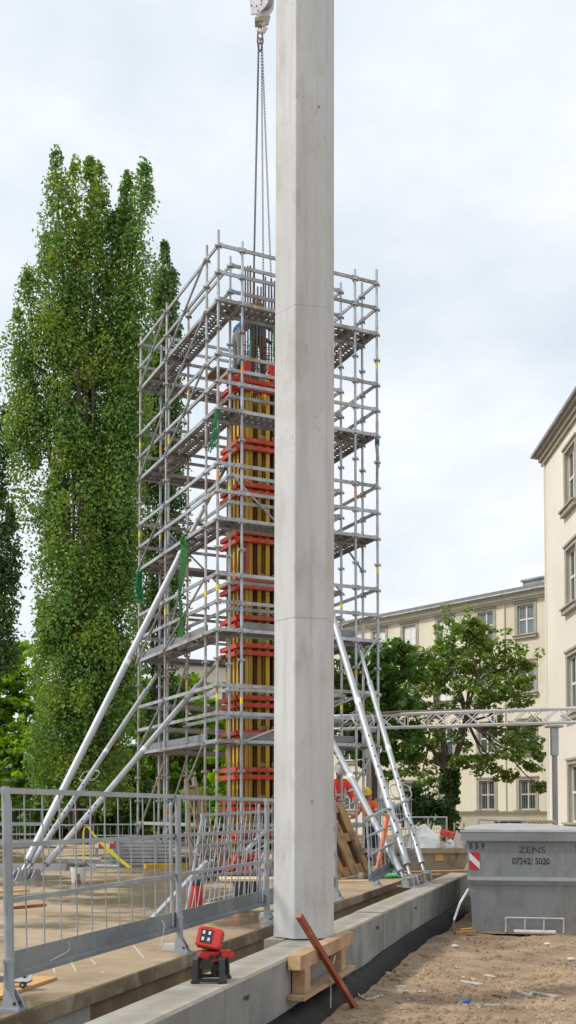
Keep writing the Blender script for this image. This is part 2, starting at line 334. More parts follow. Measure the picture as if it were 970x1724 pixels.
for ua, ub, mm_ in ((-8, -1.52, 'plinth_pale'), (-1.515, 11.7, 'plinth_wall')):
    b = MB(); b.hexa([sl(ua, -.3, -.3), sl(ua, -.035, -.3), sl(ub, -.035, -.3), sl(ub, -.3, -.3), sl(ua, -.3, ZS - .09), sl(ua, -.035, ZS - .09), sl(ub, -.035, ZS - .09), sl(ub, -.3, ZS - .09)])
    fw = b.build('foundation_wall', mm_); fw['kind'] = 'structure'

# low wall in cast lengths
wall = thing('low_wall', 'low grey concrete wall running from the column foot to the grey skip', 'wall', WO)
cuts = [-6.2, -3.3, -1.35, .62, 1.86, 3.55, 6.0, 8.4, 11.05]
for i in range(len(cuts) - 1):
    u0, u1 = cuts[i] + .004, cuts[i + 1] - .004; dz = random.uniform(-.004, .004); dn = random.uniform(-.004, .004)
    b = MB()
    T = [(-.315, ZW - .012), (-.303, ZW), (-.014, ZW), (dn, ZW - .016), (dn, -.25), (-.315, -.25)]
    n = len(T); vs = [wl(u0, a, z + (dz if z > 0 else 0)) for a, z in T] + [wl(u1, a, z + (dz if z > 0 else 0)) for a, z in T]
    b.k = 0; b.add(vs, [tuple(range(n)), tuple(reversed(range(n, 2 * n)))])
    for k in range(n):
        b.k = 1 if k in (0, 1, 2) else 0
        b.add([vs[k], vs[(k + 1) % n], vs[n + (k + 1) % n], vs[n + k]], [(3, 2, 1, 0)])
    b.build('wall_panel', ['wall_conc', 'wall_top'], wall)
for px, py in ((414, 1679), (636, 1561), (700, 1528), (744, 1500)):
    d = ray(px, py); t = (WO - V(0, 0, CAMZ)).dot(WN) / d.dot(WN); p = V(0, 0, CAMZ) + d * t
    b = MB(); b.k = 0; mm = frame(p, p + WD); b.box((0, 0, 0), (.10, .012, .018), mm); b.box((.02, .0, -.012), (.05, .014, .014), mm)
    b.build('tie_slot', 'black_pl', wall)

# bitumen membrane bulging along the wall foot
b = MB(); prof = []; us = np.arange(-6.2, 11.0, .1)
for u in us:
    w1 = .018 * math.sin(u * .9) + .010 * math.sin(u * 3.7 + 1) + .003 * random.uniform(-1, 1) + .03 * max(0, math.sin(u * .83 + 2.2)) ** 6; w2 = .008 * math.sin(u * 1.1 + 2) + .004 * math.sin(u * 4.1) - .02 * max(0, math.sin(u * .6 + .3)) ** 3 + .002 * random.uniform(-1, 1)
    prof.append([wl(u, -.02, .165 + w2), wl(u, .012, .17 + w2), wl(u, .035 + w1 * .3, .16 + w2), wl(u, .075 + w1 * .6, .13 + w2 * .6), wl(u, .12 + w1, .08 + w2 * .3), wl(u, .15 + w1 * 1.1, .01), wl(u, .16 + w1 * 1.1, -.05), wl(u, -.02, -.05)])
k = 8; vs = [p for row in prof for p in row]
b.add(vs, [(i * k + j, i * k + (j + 1) % k, (i + 1) * k + (j + 1) % k, (i + 1) * k + j) for i in range(len(us) - 1) for j in range(k)] + [tuple(reversed(range(k))), tuple(range((len(us) - 1) * k, len(us) * k))])
mem = b.build('membrane', 'membrane', smooth=True); tag(mem, 'black waterproof membrane bulging along the foot of the low concrete wall', 'membrane')

# ================================================================== the concrete column
CC = V(*(at(512.5, 1578, 9.02).xy), 0)
RC = .2565; A0 = R(-90 + 11.4)          # direction of the middle face
col = thing('concrete_column', 'tall pale six-sided concrete column standing on the low wall', 'column', CC)
def hexring(r, z, ch=.004, lean=0.0):
    pts = []
    for i in range(6):
        a = A0 + R(30 + 60 * i); a1, a2 = a - ch / r, a + ch / r
        for aa in (a1, a2): pts.append((CC.x + r * math.cos(aa) + lean, CC.y + r * math.sin(aa), z))
    return pts
def hexseg(z0, z1, r):
    b = MB(); l0, l1 = (z0 - ZW) * .0022 - .004, (z1 - ZW) * .0022 - .004
    rings = [hexring(r - .003, z0, lean=l0), hexring(r, z0 + .002, lean=l0), hexring(r, z1 - .002, lean=l1), hexring(r - .003, z1, lean=l1)]
    vs = [p for rr in rings for p in rr]; fs = [tuple(reversed(range(12))), tuple(range(36, 48))]
    for k in range(3): fs += [(k * 12 + i, k * 12 + (i + 1) % 12, (k + 1) * 12 + (i + 1) % 12, (k + 1) * 12 + i) for i in range(12)]
    b.add(vs, fs); return b
zj = [ZW + .012, CAMZ + (HOR - 1040) * 8.85 / F, CAMZ + (HOR - 503) * 8.85 / F, 9.7]
for i, (z0, z1) in enumerate(zip(zj[:-1], zj[1:])):
    hexseg(z0, z1 - .0008, RC + (0, .0015, -.0005)[i]).build('concrete_segment', 'column', col)
def onface(px, py, dirn):               # point of the middle face seen at a pixel
    nf = V(math.cos(A0), math.sin(A0), 0); p0 = CC + nf * (RC * math.cos(R(30))); d = ray(px, py); t = (p0 - V(0, 0, CAMZ)).dot(nf) / d.dot(nf); return V(0, 0, CAMZ) + d * t, nf
for px, py, r in ((536.5, 180, .019), (525, 1349, .012)):
    p, nf = onface(px, py, 0); b = MB()
    b.tube(p - nf * .01, p + nf * .003, r, 14); b.k = 1; b.tube(p + nf * .002, p + nf * .006, r * .72, 12, r * .5); b.build('tie_plug', ['trim', 'wall_conc'], col)
# cast pad between wall and slab under the column
b = MB(); pz = ZW + .006
q = [wl(.93, -.475, 0), wl(1.78, -.475, 0), wl(1.78, -.318, 0), wl(.93, -.318, 0)]
b.hexa([V(p.x, p.y, -.2) for p in (q[0], q[3], q[2], q[1])] + [V(p.x, p.y, pz) for p in (q[0], q[3], q[2], q[1])])
pad = b.build('concrete_pad', 'wall_top'); tag(pad, 'short concrete pad behind the low wall under the six-sided column', 'pad')

# ================================================================== timber support against the wall
tr = thing('timber_support', 'bracket of new squared timber fixed to the low wall below the column', 'timber bracket', wl(.3, .06, .3))
ub0, ub1 = -.05, 1.62
b = MB(); b.hexa([wl(ub0, .012, ZW - .085), wl(ub0, .112, ZW - .085), wl(ub1, .112, ZW - .085), wl(ub1, .012, ZW - .085), wl(ub0, .012, ZW + .018), wl(ub0, .112, ZW + .018), wl(ub1, .112, ZW + .018), wl(ub1, .012, ZW + .018)])
b.build('top_beam', 'wood', tr)
b = MB(); b.hexa([wl(ub0 - .004, .016, ZW - .081), wl(ub0 - .004, .108, ZW - .081), wl(ub0 + .001, .108, ZW - .081), wl(ub0 + .001, .016, ZW - .081), wl(ub0 - .004, .016, ZW + .014), wl(ub0 - .004, .108, ZW + .014), wl(ub0 + .001, .108, ZW + .014), wl(ub0 + .001, .016, ZW + .014)])
b.build('cut_end', 'wood_end', tr)
for u in (.07, 1.22):
    b = MB(); b.hexa([wl(u, .012, .285), wl(u, .106, .285), wl(u + .16, .106, .285), wl(u + .16, .012, .285), wl(u, .012, ZW - .087), wl(u, .106, ZW - .087), wl(u + .16, .106, ZW - .087), wl(u + .16, .012, ZW - .087)]); b.build('post', 'wood', tr)
b = MB(); b.hexa([wl(-.05, .008, .255), wl(-.05, .135, .25), wl(1.62, .135, .25), wl(1.62, .008, .255), wl(-.05, .008, .283), wl(-.05, .135, .278), wl(1.62, .135, .278), wl(1.62, .008, .283)]); b.build('bottom_board', 'wood', tr)

p, q = gnd(600, 1701, .005), at(503, 1541, 7.86)
b = MB(); b.bar(p, q, .042, .042); st = b.build('timber_stake', 'red_wood'); tag(st, 'red-brown squared timber leaning against the timber bracket below the column', 'timber')
b = MB(); pw = [wl(.62, .05, .27), wl(.60, .13, .35), wl(.58, .12, .42), wl(.66, .13, .5)]
b = MB(); c0 = wl(.75, .125, .30); b.path([c0 + V(0, 0, -.32), c0 + V(.005, 0, -.1), c0 + V(.0, 0, .05), c0 + V(.03, 0, .13), c0 + V(.04, .01, .17)], .006)
wr = b.build('tie_wire', 'concrete_bag'); tag(wr, 'pale bent wire hanging in front of the timber bracket board', 'wire')

# ================================================================== buildings
def win(bld, o, r, nrm, w, h, name='window', depth=.16, sur=.22, glass='glass', blind=0.0, cross=True, bars=False, white=True):
    """window whose outer surround has its lower corner at o; r along the wall, nrm out of it"""
    up = V(0, 0, 1); m = Matrix((r, nrm, up)).transposed().to_4x4(); m.translation = o
    b = MB(); t = .09
    b.box((w / 2, .0, h - sur / 2), (w, t, sur), m); b.box((sur / 2, 0, (h - sur) / 2 + sur * .5), (sur, t - .006, h - 2 * sur + .0), m); b.box((w - sur / 2, 0, (h - sur) / 2 + sur * .5), (sur, t - .006, h - 2 * sur), m)
    b.box((w / 2, .05, h - .04), (w + .06, t, .08), m)
    wd = b.build(name, 'trim', bld)
    b = MB(); b.box((w / 2, .06, sur / 2), (w + .10, .2, sur), m); b.box((w / 2, .09, sur * .9), (w + .16, .26, .06), m); b.build('sill', 'trim', wd)
    iw, ih = w - 2 * sur, h - 2 * sur; x0, z0 = sur, sur
    b = MB(); f = .085; y = -depth + .03
    for (cx, cz, dx, dz) in ((x0 + f / 2, z0 + ih / 2, f, ih), (x0 + iw - f / 2, z0 + ih / 2, f, ih), (x0 + iw / 2, z0 + f / 2, iw - 2 * f, f), (x0 + iw / 2, z0 + ih - f / 2, iw - 2 * f, f)): b.box((cx, y, cz), (dx, .06, dz), m)
    if cross:
        b.box((x0 + iw / 2, y + .004, z0 + ih / 2), (.10, .062, ih - 2 * f), m); b.box((x0 + iw / 2, y, z0 + ih * .52), (iw - 2 * f, .056, .09), m)
    b.build('frame', 'win_white' if white else 'trim', wd)
    for i in (0, 1):
        for j in (0, 1):
            b = MB(); b.box((x0 + iw * (.25 + .5 * i), y - .012, z0 + ih * (.26 + .5 * j)), (iw / 2 - .02, .012, ih / 2 - .02), m); b.build('pane', glass if random.random() < .7 else ('glass_dark' if glass == 'glass' else 'glass'), wd)
    if blind: b = MB(); b.box((x0 + iw / 2, y + .015, z0 + ih * (1 - blind / 2)), (iw - .16, .008, ih * blind - .1), m); b.build('blind', 'blind', wd)
    if bars:
        b = MB()
        for i in range(7): b.tube(m @ V(x0 + .08 + (iw - .16) * i / 6, -.03, z0), m @ V(x0 + .08 + (iw - .16) * i / 6, -.03, z0 + ih), .014, 5)
        b.build('window_bars', 'trim', wd)
    return wd
def wallwith(name, o, r, nrm, u0, u1, ztop, holes, mats, bld, thick=.35):
    """a wall sheet with real rectangular openings and reveals (holes: u0, u1, z0, z1)"""
    us = sorted({u0, u1, *[h[0] for h in holes], *[h[1] for h in holes]}); zs = sorted({-.2, ztop, *[h[2] for h in holes], *[h[3] for h in holes]})
    b = MB(); P = lambda u, z, d=0: o + r * u + V(0, 0, z) - nrm * d
    for i in range(len(us) - 1):
        for j in range(len(zs) - 1):
            cu, cz = (us[i] + us[i + 1]) / 2, (zs[j] + zs[j + 1]) / 2
            if any(h[0] < cu < h[1] and h[2] < cz < h[3] for h in holes): continue
            b.add([P(us[i], zs[j]), P(us[i + 1], zs[j]), P(us[i + 1], zs[j + 1]), P(us[i], zs[j + 1])], [(0, 1, 2, 3)])
    for h in holes:
        a = [(h[0], h[2]), (h[1], h[2]), (h[1], h[3]), (h[0], h[3])]
        for k in range(4):
            (ua, za), (ub, zb) = a[k], a[(k + 1) % 4]; b.add([P(ua, za), P(ub, zb), P(ub, zb, .3), P(ua, za, .3)], [(0, 1, 2, 3)])
    b.add([P(u0, -.2), P(u0, ztop), P(u0, ztop, 12), P(u0, -.2, 12)], [(0, 1, 2, 3)]); b.add([P(u1, -.2), P(u1, ztop), P(u1, ztop, 12), P(u1, -.2, 12)], [(0, 1, 2, 3)])
    b.add([P(u0, -.2, .32), P(u1, -.2, .32), P(u1, ztop, .32), P(u0, ztop, .32)], [(0, 1, 2, 3)])
    return b.build(name, mats, bld)

# long cream building behind the tree
o1, r1_ = V(14.27, 64, 0), V(-.649, .7608, 0); n1_ = V(-.7608, -.649, 0)
b1 = thing('apartment_building', 'long cream four-storey building with grey stone window frames behind the leafy tree', 'building', o1)
WW, WH = 1.62, 2.24; rows = [13.10, 9.60, 6.06, 2.58]; us_ = [0, 3.05, 6.38, 9.49, 12.3, 15.4, 18.5]; holes = []
for u in us_:
    for z in rows: holes.append((u - WW / 2 + .2, u + WW / 2 - .2, z - WH / 2 + .2, z + WH / 2 - .2))
rr = r1_   # wall frame runs leftwards; mirror it so that outward normal and right-hand frame agree
wallwith('wall', o1, rr, n1_, -7, 22, 14.3, holes, 'cream', b1)
for i, u in enumerate(us_):
    for j, z in enumerate(rows):
        g = 'glass' if j < 2 else 'glass_dark'; bl = (0 if i == 0 else (1.0 if (i in (2, 3)) and j < 2 else (random.choice((.3, .5, .8)) if random.random() < .4 and j < 3 else 0)))
        win(b1, o1 + rr * (u + WW / 2) + V(0, 0, z - WH / 2), -rr, n1_, WW, WH, glass=g, blind=bl, bars=(j == 3))
b = MB()
for (z0, z1, d) in ((14.3, 14.42, .14), (14.42, 14.62, .30), (14.62, 14.70, .42)):
    b.hexa([o1 + rr * -7 + n1_ * d + V(0, 0, z0), o1 + rr * -7 + n1_ * -.3 + V(0, 0, z0), o1 + rr * 22.3 + n1_ * -.3 + V(0, 0, z0), o1 + rr * 22.3 + n1_ * d + V(0, 0, z0)] + [o1 + rr * -7 + n1_ * d + V(0, 0, z1 - .003), o1 + rr * -7 + n1_ * -.3 + V(0, 0, z1 - .003), o1 + rr * 22.3 + n1_ * -.3 + V(0, 0, z1 - .003), o1 + rr * 22.3 + n1_ * d + V(0, 0, z1 - .003)])
b.build('cornice', 'trim_light', b1)
b = MB(); f0, f1 = o1 + rr * -7, o1 + rr * 22.4
b.add([f0 + n1_ * .5 + V(0, 0, 14.70), f1 + n1_ * .5 + V(0, 0, 14.70), f1 - n1_ * 6 + V(0, 0, 16.6), f0 - n1_ * 6 + V(0, 0, 16.6), f1 - n1_ * 12.5 + V(0, 0, 14.7), f0 - n1_ * 12.5 + V(0, 0, 14.7)], [(0, 1, 2, 3), (3, 2, 4, 5), (0, 3, 5), (1, 4, 2)])
b.hexa([f0 + n1_ * .46 + V(0, 0, 14.705), f0 - n1_ * .1 + V(0, 0, 14.705), f1 - n1_ * .1 + V(0, 0, 14.705), f1 + n1_ * .46 + V(0, 0, 14.705), f0 + n1_ * .40 + V(0, 0, 15.05), f0 - n1_ * .9 + V(0, 0, 15.3), f1 - n1_ * .9 + V(0, 0, 15.3), f1 + n1_ * .40 + V(0, 0, 15.05)]); rf = b.build('roof', 'roof', b1)
b = MB(); b.tube(f0 + n1_ * .52 + V(0, 0, 14.74), f1 + n1_ * .52 + V(0, 0, 14.74), .085, 6); b.build('gutter', 'galv_dull', rf)
b = MB(); hp = o1 + rr * -.2 - n1_ * 1.0 + V(0, 0, 15.62); mm = frame(hp, hp + rr); b.box((0, 0, 0), (1.9, 1.0, .12), mm); b.box((0, 0, -.2), (1.7, .8, .3), mm); b.build('roof_hatch', 'galv_dull', rf)
b = MB()
for u in (1.55,): b.tube(o1 + rr * u + n1_ * .07 + V(0, 0, .2), o1 + rr * u + n1_ * .07 + V(0, 0, 14.3), .04, 6)
b.build('downpipe', 'cream', b1)
# terrace wall in front of it
o3 = at(752, 1366, 57.5); o3.z = 0; e3 = at(950, 1366, 57.5); dz3 = V(1, -.12, 0).normalized(); ln3 = 9.5; n3 = V(-.12, -1, 0).normalized()
b3 = thing('terrace_wall', 'pale rendered terrace wall with a basement window in front of the cream building', 'wall', o3)
h3 = [(2.55, 4.0, .25, 1.05)]
wallwith('wall', o3, dz3, n3, 0, ln3, 1.5, h3, 'cream', b3)
b = MB(); b.bar(o3 - n3 * .1 + V(0, 0, 1.55) + dz3 * -.1, o3 - n3 * .1 + dz3 * (ln3 + .1) + V(0, 0, 1.55), .32, .1); b.build('coping', 'trim', b3)
b = MB(); mm = Matrix((dz3, n3, V(0, 0, 1))).transposed().to_4x4(); mm.translation = o3; b.box((3.275, -.15, .65), (1.45, .03, .8), mm); wn = b.build('window', 'glass_dark', b3)
b = MB(); b.box((3.275, .03, 1.09), (1.6, .08, .09), mm); b.box((3.275, -.1, .65), (.07, .05, .8), mm); b.build('frame', 'trim', wn)
# tall pale building at the frame's edge
o2, r2_, n2_ = V(9.67, 40, 0), V(-.0127, -1, 0).normalized(), V(-1, .0127, 0).normalized()
b2 = thing('tall_building', 'pale rendered building with a heavy grey stone cornice near the grey skip', 'building', o2)
rows2 = [12.98, 9.57, 5.9, 2.2]; W2, H2 = 1.75, 2.42; us2 = [3.95, 7.6, 11.2, 14.8]; holes = [(u - W2 / 2 + .2, u + W2 / 2 - .2, z - H2 / 2 + .2, z + H2 / 2 - .2) for u in us2 for z in rows2]
wallwith('wall', o2, r2_, n2_, 0, 20, 14.85, holes, 'cream2', b2)
for u in us2:
    for z in rows2: win(b2, o2 + r2_ * (u - W2 / 2) + V(0, 0, z - H2 / 2), r2_, n2_, W2, H2, glass='glass', blind=0)
b = MB()
def corn(d, z0, z1):
    a, c = o2 - r2_ * d * .9, o2 + r2_ * 20
    return [a + n2_ * d + V(0, 0, z0), a - n2_ * 11 + V(0, 0, z0), c - n2_ * 11 + V(0, 0, z0), c + n2_ * d + V(0, 0, z0), a + n2_ * d + V(0, 0, z1), a - n2_ * 11 + V(0, 0, z1), c - n2_ * 11 + V(0, 0, z1), c + n2_ * d + V(0, 0, z1)]
for d, z0, z1 in ((.10, 14.62, 14.78), (.18, 14.783, 14.95), (.29, 14.953, 15.07)): b.hexa(corn(d, z0, z1))
b.build('cornice', 'trim', b2)
b = MB(); a, c = o2 - r2_ * .5, o2 + r2_ * 20; b.add([a + n2_ * .40 + V(0, 0, 15.06), c + n2_ * .40 + V(0, 0, 15.06), c + n2_ * .40 + V(0, 0, 15.17), a + n2_ * .40 + V(0, 0, 15.17), a - n2_ * 5 + V(0, 0, 17.5), c - n2_ * 5 + V(0, 0, 17.5), a - n2_ * 11 + V(0, 0, 15.1), c - n2_ * 11 + V(0, 0, 15.1), a - n2_ * 11 + V(0, 0, 15.06), c - n2_ * 11 + V(0, 0, 15.06)], [(0, 1, 2, 3), (3, 2, 5, 4), (4, 5, 7, 6), (0, 3, 4, 6, 8), (1, 9, 7, 5, 2), (0, 8, 9, 1)])
b.build('roof', 'galv_dull', b2)
b = MB(); b.tube(o2 + r2_ * .25 + n2_ * .06 + V(0, 0, .3), o2 + r2_ * .25 + n2_ * .06 + V(0, 0, 14.6), .025, 5); b.build('lightning_rod', 'cream2', b2)
# far pale block glimpsed through the scaffold
o4 = at(285, 1366, 92); o4.z = 0; b4 = thing('distant_building', 'distant pale flat-roofed building glimpsed through the scaffold', 'building', o4)
h4 = [(u, u + 1.3, z, z + 1.5) for u in (1.5, 4.5, 7.5) for z in (2, 5.2, 8.4, 11.2)]
wallwith('wall', o4, V(1, 0, 0), V(0, -1, 0), 0, 10, 14.2, h4, 'trim_light', b4)
b = MB(); b.box(o4 + V(5, 5, 14.35), (10.4, 11, .3)); b.build('roof', 'roof', b4)
for h in h4: b = MB(); b.box(o4 + V((h[0] + h[1]) / 2, .2, (h[2] + h[3]) / 2), (1.3, .04, 1.5)); b.build('window', 'glass', b4)

# ================================================================== trees
def leaves(name, C, Nn, S, m, parent, kind=None, aspect=.62):
    n = len(C); Nn = Nn / np.maximum(np.linalg.norm(Nn, axis=1, keepdims=True), 1e-6)
    t = RNG.normal(size=(n, 3)); t -= (t * Nn).sum(1, keepdims=True) * Nn; t /= np.linalg.norm(t, axis=1, keepdims=True); w = np.cross(Nn, t)
    S = S[:, None]; off = np.array(W[parent].translation if parent is not None else (0, 0, 0)); C = C - off
    v = np.stack([C - t * S, C + w * S * aspect - t * S * .15, C + t * S, C - w * S * aspect - t * S * .15], 1).reshape(-1, 3)
    me = bpy.data.meshes.new(name); me.vertices.add(4 * n); me.vertices.foreach_set('co', v.astype(np.float32).ravel())
    me.loops.add(4 * n); me.loops.foreach_set('vertex_index', np.arange(4 * n, dtype=np.int32)); me.polygons.add(n)
    me.polygons.foreach_set('loop_start', np.arange(0, 4 * n, 4, dtype=np.int32)); me.materials.append(M[m]); me.update(calc_edges=True); me.validate()
    o = bpy.data.objects.new(name, me); place(o, parent, Matrix.Translation(Vector(off)))
    if kind: o['kind'] = kind
    return o
def clumps(cen, rad, per, size, up=.35, flat=1.0):
    """leaf positions spread round clump centres"""
    k = len(cen); n = k * per; d = RNG.normal(size=(n, 3)); d /= np.linalg.norm(d, axis=1, keepdims=True)
    r = RNG.uniform(.25, 1, n) ** .5; rep = np.repeat(np.asarray(cen), per, 0); rr = np.repeat(np.asarray(rad), per)
    if rr.ndim == 1: rr = rr[:, None]
    P = d * r[:, None] * rr; P[:, 2] *= flat
    Nn = d * .55 + RNG.normal(size=(n, 3)) * .55 + np.array((0, 0, up)); return rep + P, Nn, RNG.uniform(.7, 1.3, n) * size
def limb(b, p, q, r0, r1, n=6, wob=.12, seg=5):
    p, q = Vector(p), Vector(q); ln = (q - p).length; pts = []; rs = []
    for i in range(seg + 1):
        t = i / seg; o = V(random.gauss(0, 1), random.gauss(0, 1), random.gauss(0, .4)) * wob * ln * .25 * math.sin(math.pi * t); pts.append(p.lerp(q, t) + o); rs.append(r0 + (r1 - r0) * t)
    b.path(pts, rs, n)
def poplar(label, d, base_px, leaders, m, per=84, lsize=.076, dens=1.0):
    base = at(base_px, 1366, d); base.z = 0; t = thing('poplar_tree', label, 'tree', base); tb = MB(); top = max(at(l[0], l[1], d).z for l in leaders)
    limb(tb, base, base + V(0, 0, top * .8), .42, .07, 9, .03, 8); cen = []; rad = []
    for (px, ytop, ybot, hw, *yy) in leaders:
        zt = at(px, ytop, d).z; zb = max(.8, at(px, ybot, d).z); x = at(px, 1366, d).x; rw = hw * d / F; yo = yy[0] if yy else random.uniform(-1, 1) * rw * .8
        c0 = V(x, d + yo, 0)
        limb(tb, base.lerp(c0, .25) + V(0, 0, max(.6, zb - 2)), V(x, d + yo, zt - .5), .13, .015, 5, .03, 7)
        n = int(dens * (zt - zb) * rw * 7.6)
        for i in range(n):
            h = random.random() ** .9; z = zb + h * (zt - zb)
            pr = (min(1, (1 - h) * 3.2) ** .75) * (.62 + .38 * min(1, h * 5)) * (1 + .22 * math.sin(z * 1.9 + px))
            a = random.uniform(0, 2 * math.pi); q = math.sqrt(random.uniform(.12, 1)) * rw * pr
            c_ = (x + q * math.cos(a), d + yo + q * math.sin(a), z)
            if h < .85 and hw > 20 and math.sin(c_[0] * 3.1 + .4 * c_[2] + px) + math.sin(c_[1] * 2.6 - .45 * c_[2] + px * .7) + math.sin(c_[2] * .9 + px * 1.3) < -1.0: continue
            cen.append(c_); rad.append(random.uniform(.26, .72) * (.55 + .45 * min(1, (1 - h) * 6)))
        cen.append((x, d + yo, zt)); rad.append(.22)
    P, Nn, S = clumps(cen, rad, per, lsize, .25, 1.75)
    tb.build('trunk', 'bark', t, smooth=True); leaves('crown', P, Nn, S, m, t); return t
poplar('tall broad poplar with many pointed tops beside the scaffold', 42, 135,
       [(140, 262, 900, 30), (120, 285, 800, 26), (160, 290, 900, 24), (88, 276, 760, 25), (205, 290, 900, 26), (238, 294, 760, 17), (66, 400, 900, 28), (185, 370, 1250, 44), (212, 400, 1000, 20), (34, 455, 860, 24),
        (16, 525, 760, 16), (100, 480, 1330, 46), (150, 520, 1340, 50), (190, 620, 1345, 36), (86, 800, 1340, 28), (120, 700, 1345, 55), (205, 900, 1340, 26), (40, 600, 780, 20), (200, 520, 1200, 26), (135, 950, 1352, 46, -1.1), (175, 1050, 1352, 40, -1.3), (95, 1050, 1352, 36, -1.2)], 'poplar', dens=1.3)
poplar('narrow darker poplar standing behind the scaffold top', 56, 272, [(272, 415, 1000, 29), (286, 462, 1050, 16), (257, 475, 1050, 17), (268, 560, 1250, 27), (240, 600, 1200, 18), (292, 640, 1250, 16)], 'poplar_dark', lsize=.10, per=64)
poplar('dark poplar cut off by the picture edge beside the broad poplar', 47, -30, [(-20, 640, 1110, 30), (2, 690, 1110, 15), (-60, 500, 1300, 34), (8, 860, 1120, 13), (-5, 960, 1130, 20)], 'poplar_dark', lsize=.10, per=64)

def broadleaf(name, label, d, base_px, clusters, m, trunk_r=.28, per=26, lsize=.15, spread=.8, fork=.28, dens=1.0, bark='bark', group=None, lower=0.0):
    """clusters: (px, py, radius px[, depth offset]) foliage masses each carried by a limb"""
    base = at(base_px, 1366, d); base.z = 0; t = thing(name, label, 'tree', base, group); tb = MB()
    zs = [at(c[0], c[1], d).z for c in clusters]; zf = max(.8, min(zs) + (max(zs) - min(zs)) * fork * .4 - .6) if not lower else lower
    fk = base + V(0, 0, zf); limb(tb, base - V(0, 0, .1), fk, trunk_r, trunk_r * .78, 9, .04, 5)
    mids = []
    for i in range(5):
        a = i * 1.26 + .4; mids.append(fk + V(math.cos(a) * 1.3 * spread, math.sin(a) * 1.0 * spread, random.uniform(1.6, 3.0))); limb(tb, fk - V(0, 0, .1), mids[-1], trunk_r * .5, trunk_r * .28, 7, .1, 4)
    cen = []; rad = []
    for c in clusters:
        r = c[2] * d / F; yo = c[3] if len(c) > 3 else random.uniform(-1, 1) * spread * 1.6; p = at(c[0], c[1], d + yo)
        mi = min(mids, key=lambda q: (q - p).length); limb(tb, mi, p, trunk_r * .24, .02, 5, .15, 5)
        n = max(8, int(dens * 30 * r * r))
        for i in range(n):
            v = V(*RNG.normal(size=3)) * r * .62; q = p + V(v.x * 1.25, v.y, v.z * .8); cen.append(tuple(q)); rad.append(random.uniform(.22, .46))
            if random.random() < .25: limb(tb, p, q, .018, .006, 4, .1, 2)
    P, Nn, S = clumps(cen, rad, per, lsize, .75, .6); tb.build('trunk', bark, t, smooth=True); leaves('crown', P, Nn, S, m, t); return t
mp_ = broadleaf('maple_tree', 'open-crowned leafy tree with an ivy-covered trunk before the cream building', 51, 757,
    [(780, 1052, 26), (815, 1062, 20), (760, 1085, 26), (800, 1095, 24), (830, 1090, 14), (725, 1120, 24), (765, 1125, 24), (700, 1105, 14), (805, 1130, 20), (865, 1108, 18), (880, 1120, 12), (845, 1130, 18), (690, 1150, 20), (735, 1158, 24), (790, 1165, 20),
     (850, 1165, 26), (880, 1150, 14), (820, 1180, 18), (700, 1190, 22), (750, 1200, 18), (870, 1185, 12), (725, 1235, 20), (690, 1240, 24), (780, 1240, 16), (835, 1225, 20), (880, 1235, 22), (905, 1260, 16), (860, 1262, 20), (820, 1290, 20), (780, 1280, 18),
     (740, 1275, 22), (700, 1285, 20), (895, 1290, 12), (715, 1315, 13), (845, 1305, 14), (670, 1300, 13), (910, 1325, 5)], 'maple', trunk_r=.30, lsize=.115, bark='bark_pale', lower=3.2, dens=1.5, per=32)
cen = []; rad = []
for i in range(60):
    a = random.uniform(0, 6.28); z = random.uniform(.2, 3.6); bp = W[mp_].translation; cen.append((bp.x + .34 * math.cos(a), bp.y + .34 * math.sin(a), z)); rad.append(random.uniform(.12, .26))
P, Nn, S = clumps(cen, rad, 40, .09, .3, 1.2); leaves('ivy', P, Nn, S, 'ivy', mp_)
broadleaf('leafy_tree', 'dense dark tree half hidden by the scaffold and the silver struts', 47, 630,
    [(600, 1110, 30), (645, 1105, 30), (680, 1110, 22), (620, 1150, 34), (660, 1150, 30), (690, 1140, 18), (600, 1190, 34), (650, 1190, 32), (685, 1185, 20), (640, 1230, 34), (600, 1235, 32), (680, 1230, 22), (660, 1265, 24), (620, 1275, 26), (575, 1150, 28), (575, 1210, 30)], 'dark_leaf', lsize=.16, dens=1.15)
broadleaf('leafy_tree', 'bright green tree behind the barriers beside the broad poplar', 60, 25,
    [(15, 1110, 30), (45, 1105, 22), (-10, 1150, 40), (40, 1150, 34), (10, 1190, 40), (60, 1190, 22), (25, 1235, 44), (-20, 1230, 40), (65, 1240, 26), (10, 1285, 46), (60, 1290, 34), (-20, 1300, 44), (40, 1330, 40)], 'bright', lsize=.19, dens=.9)
broadleaf('leafy_tree', 'bright green tree seen low through the scaffold bays', 58, 300,
    [(300, 1165, 30), (250, 1160, 30), (340, 1180, 30), (270, 1205, 38), (320, 1215, 38), (235, 1210, 30), (365, 1215, 28), (250, 1260, 40), (300, 1265, 42), (350, 1265, 40), (380, 1250, 26), (240, 1310, 36), (290, 1315, 42), (345, 1315, 40), (385, 1310, 28)], 'bright', lsize=.19, dens=.9)
broadleaf('leafy_tree', 'deep green bushy tree at the poplar foot behind the barriers', 50, 200,
    [(60, 1330, 34), (100, 1345, 36), (150, 1335, 40), (200, 1330, 40), (245, 1345, 34), (180, 1290, 34), (225, 1280, 30), (130, 1370, 34), (210, 1370, 34), (70, 1375, 34), (270, 1375, 30), (270, 1350, 24)], 'dark_leaf', lsize=.17, dens=1.0, trunk_r=.2)
broadleaf('leafy_tree', 'green bushy tree behind the formwork column foot', 54, 420,
    [(380, 1345, 34), (420, 1330, 34), (450, 1350, 34), (330, 1355, 34), (300, 1365, 30), (400, 1280, 34), (440, 1290, 34), (350, 1385, 28), (420, 1380, 30), (460, 1240, 30)], 'bright', lsize=.17, dens=1.0, trunk_r=.2)
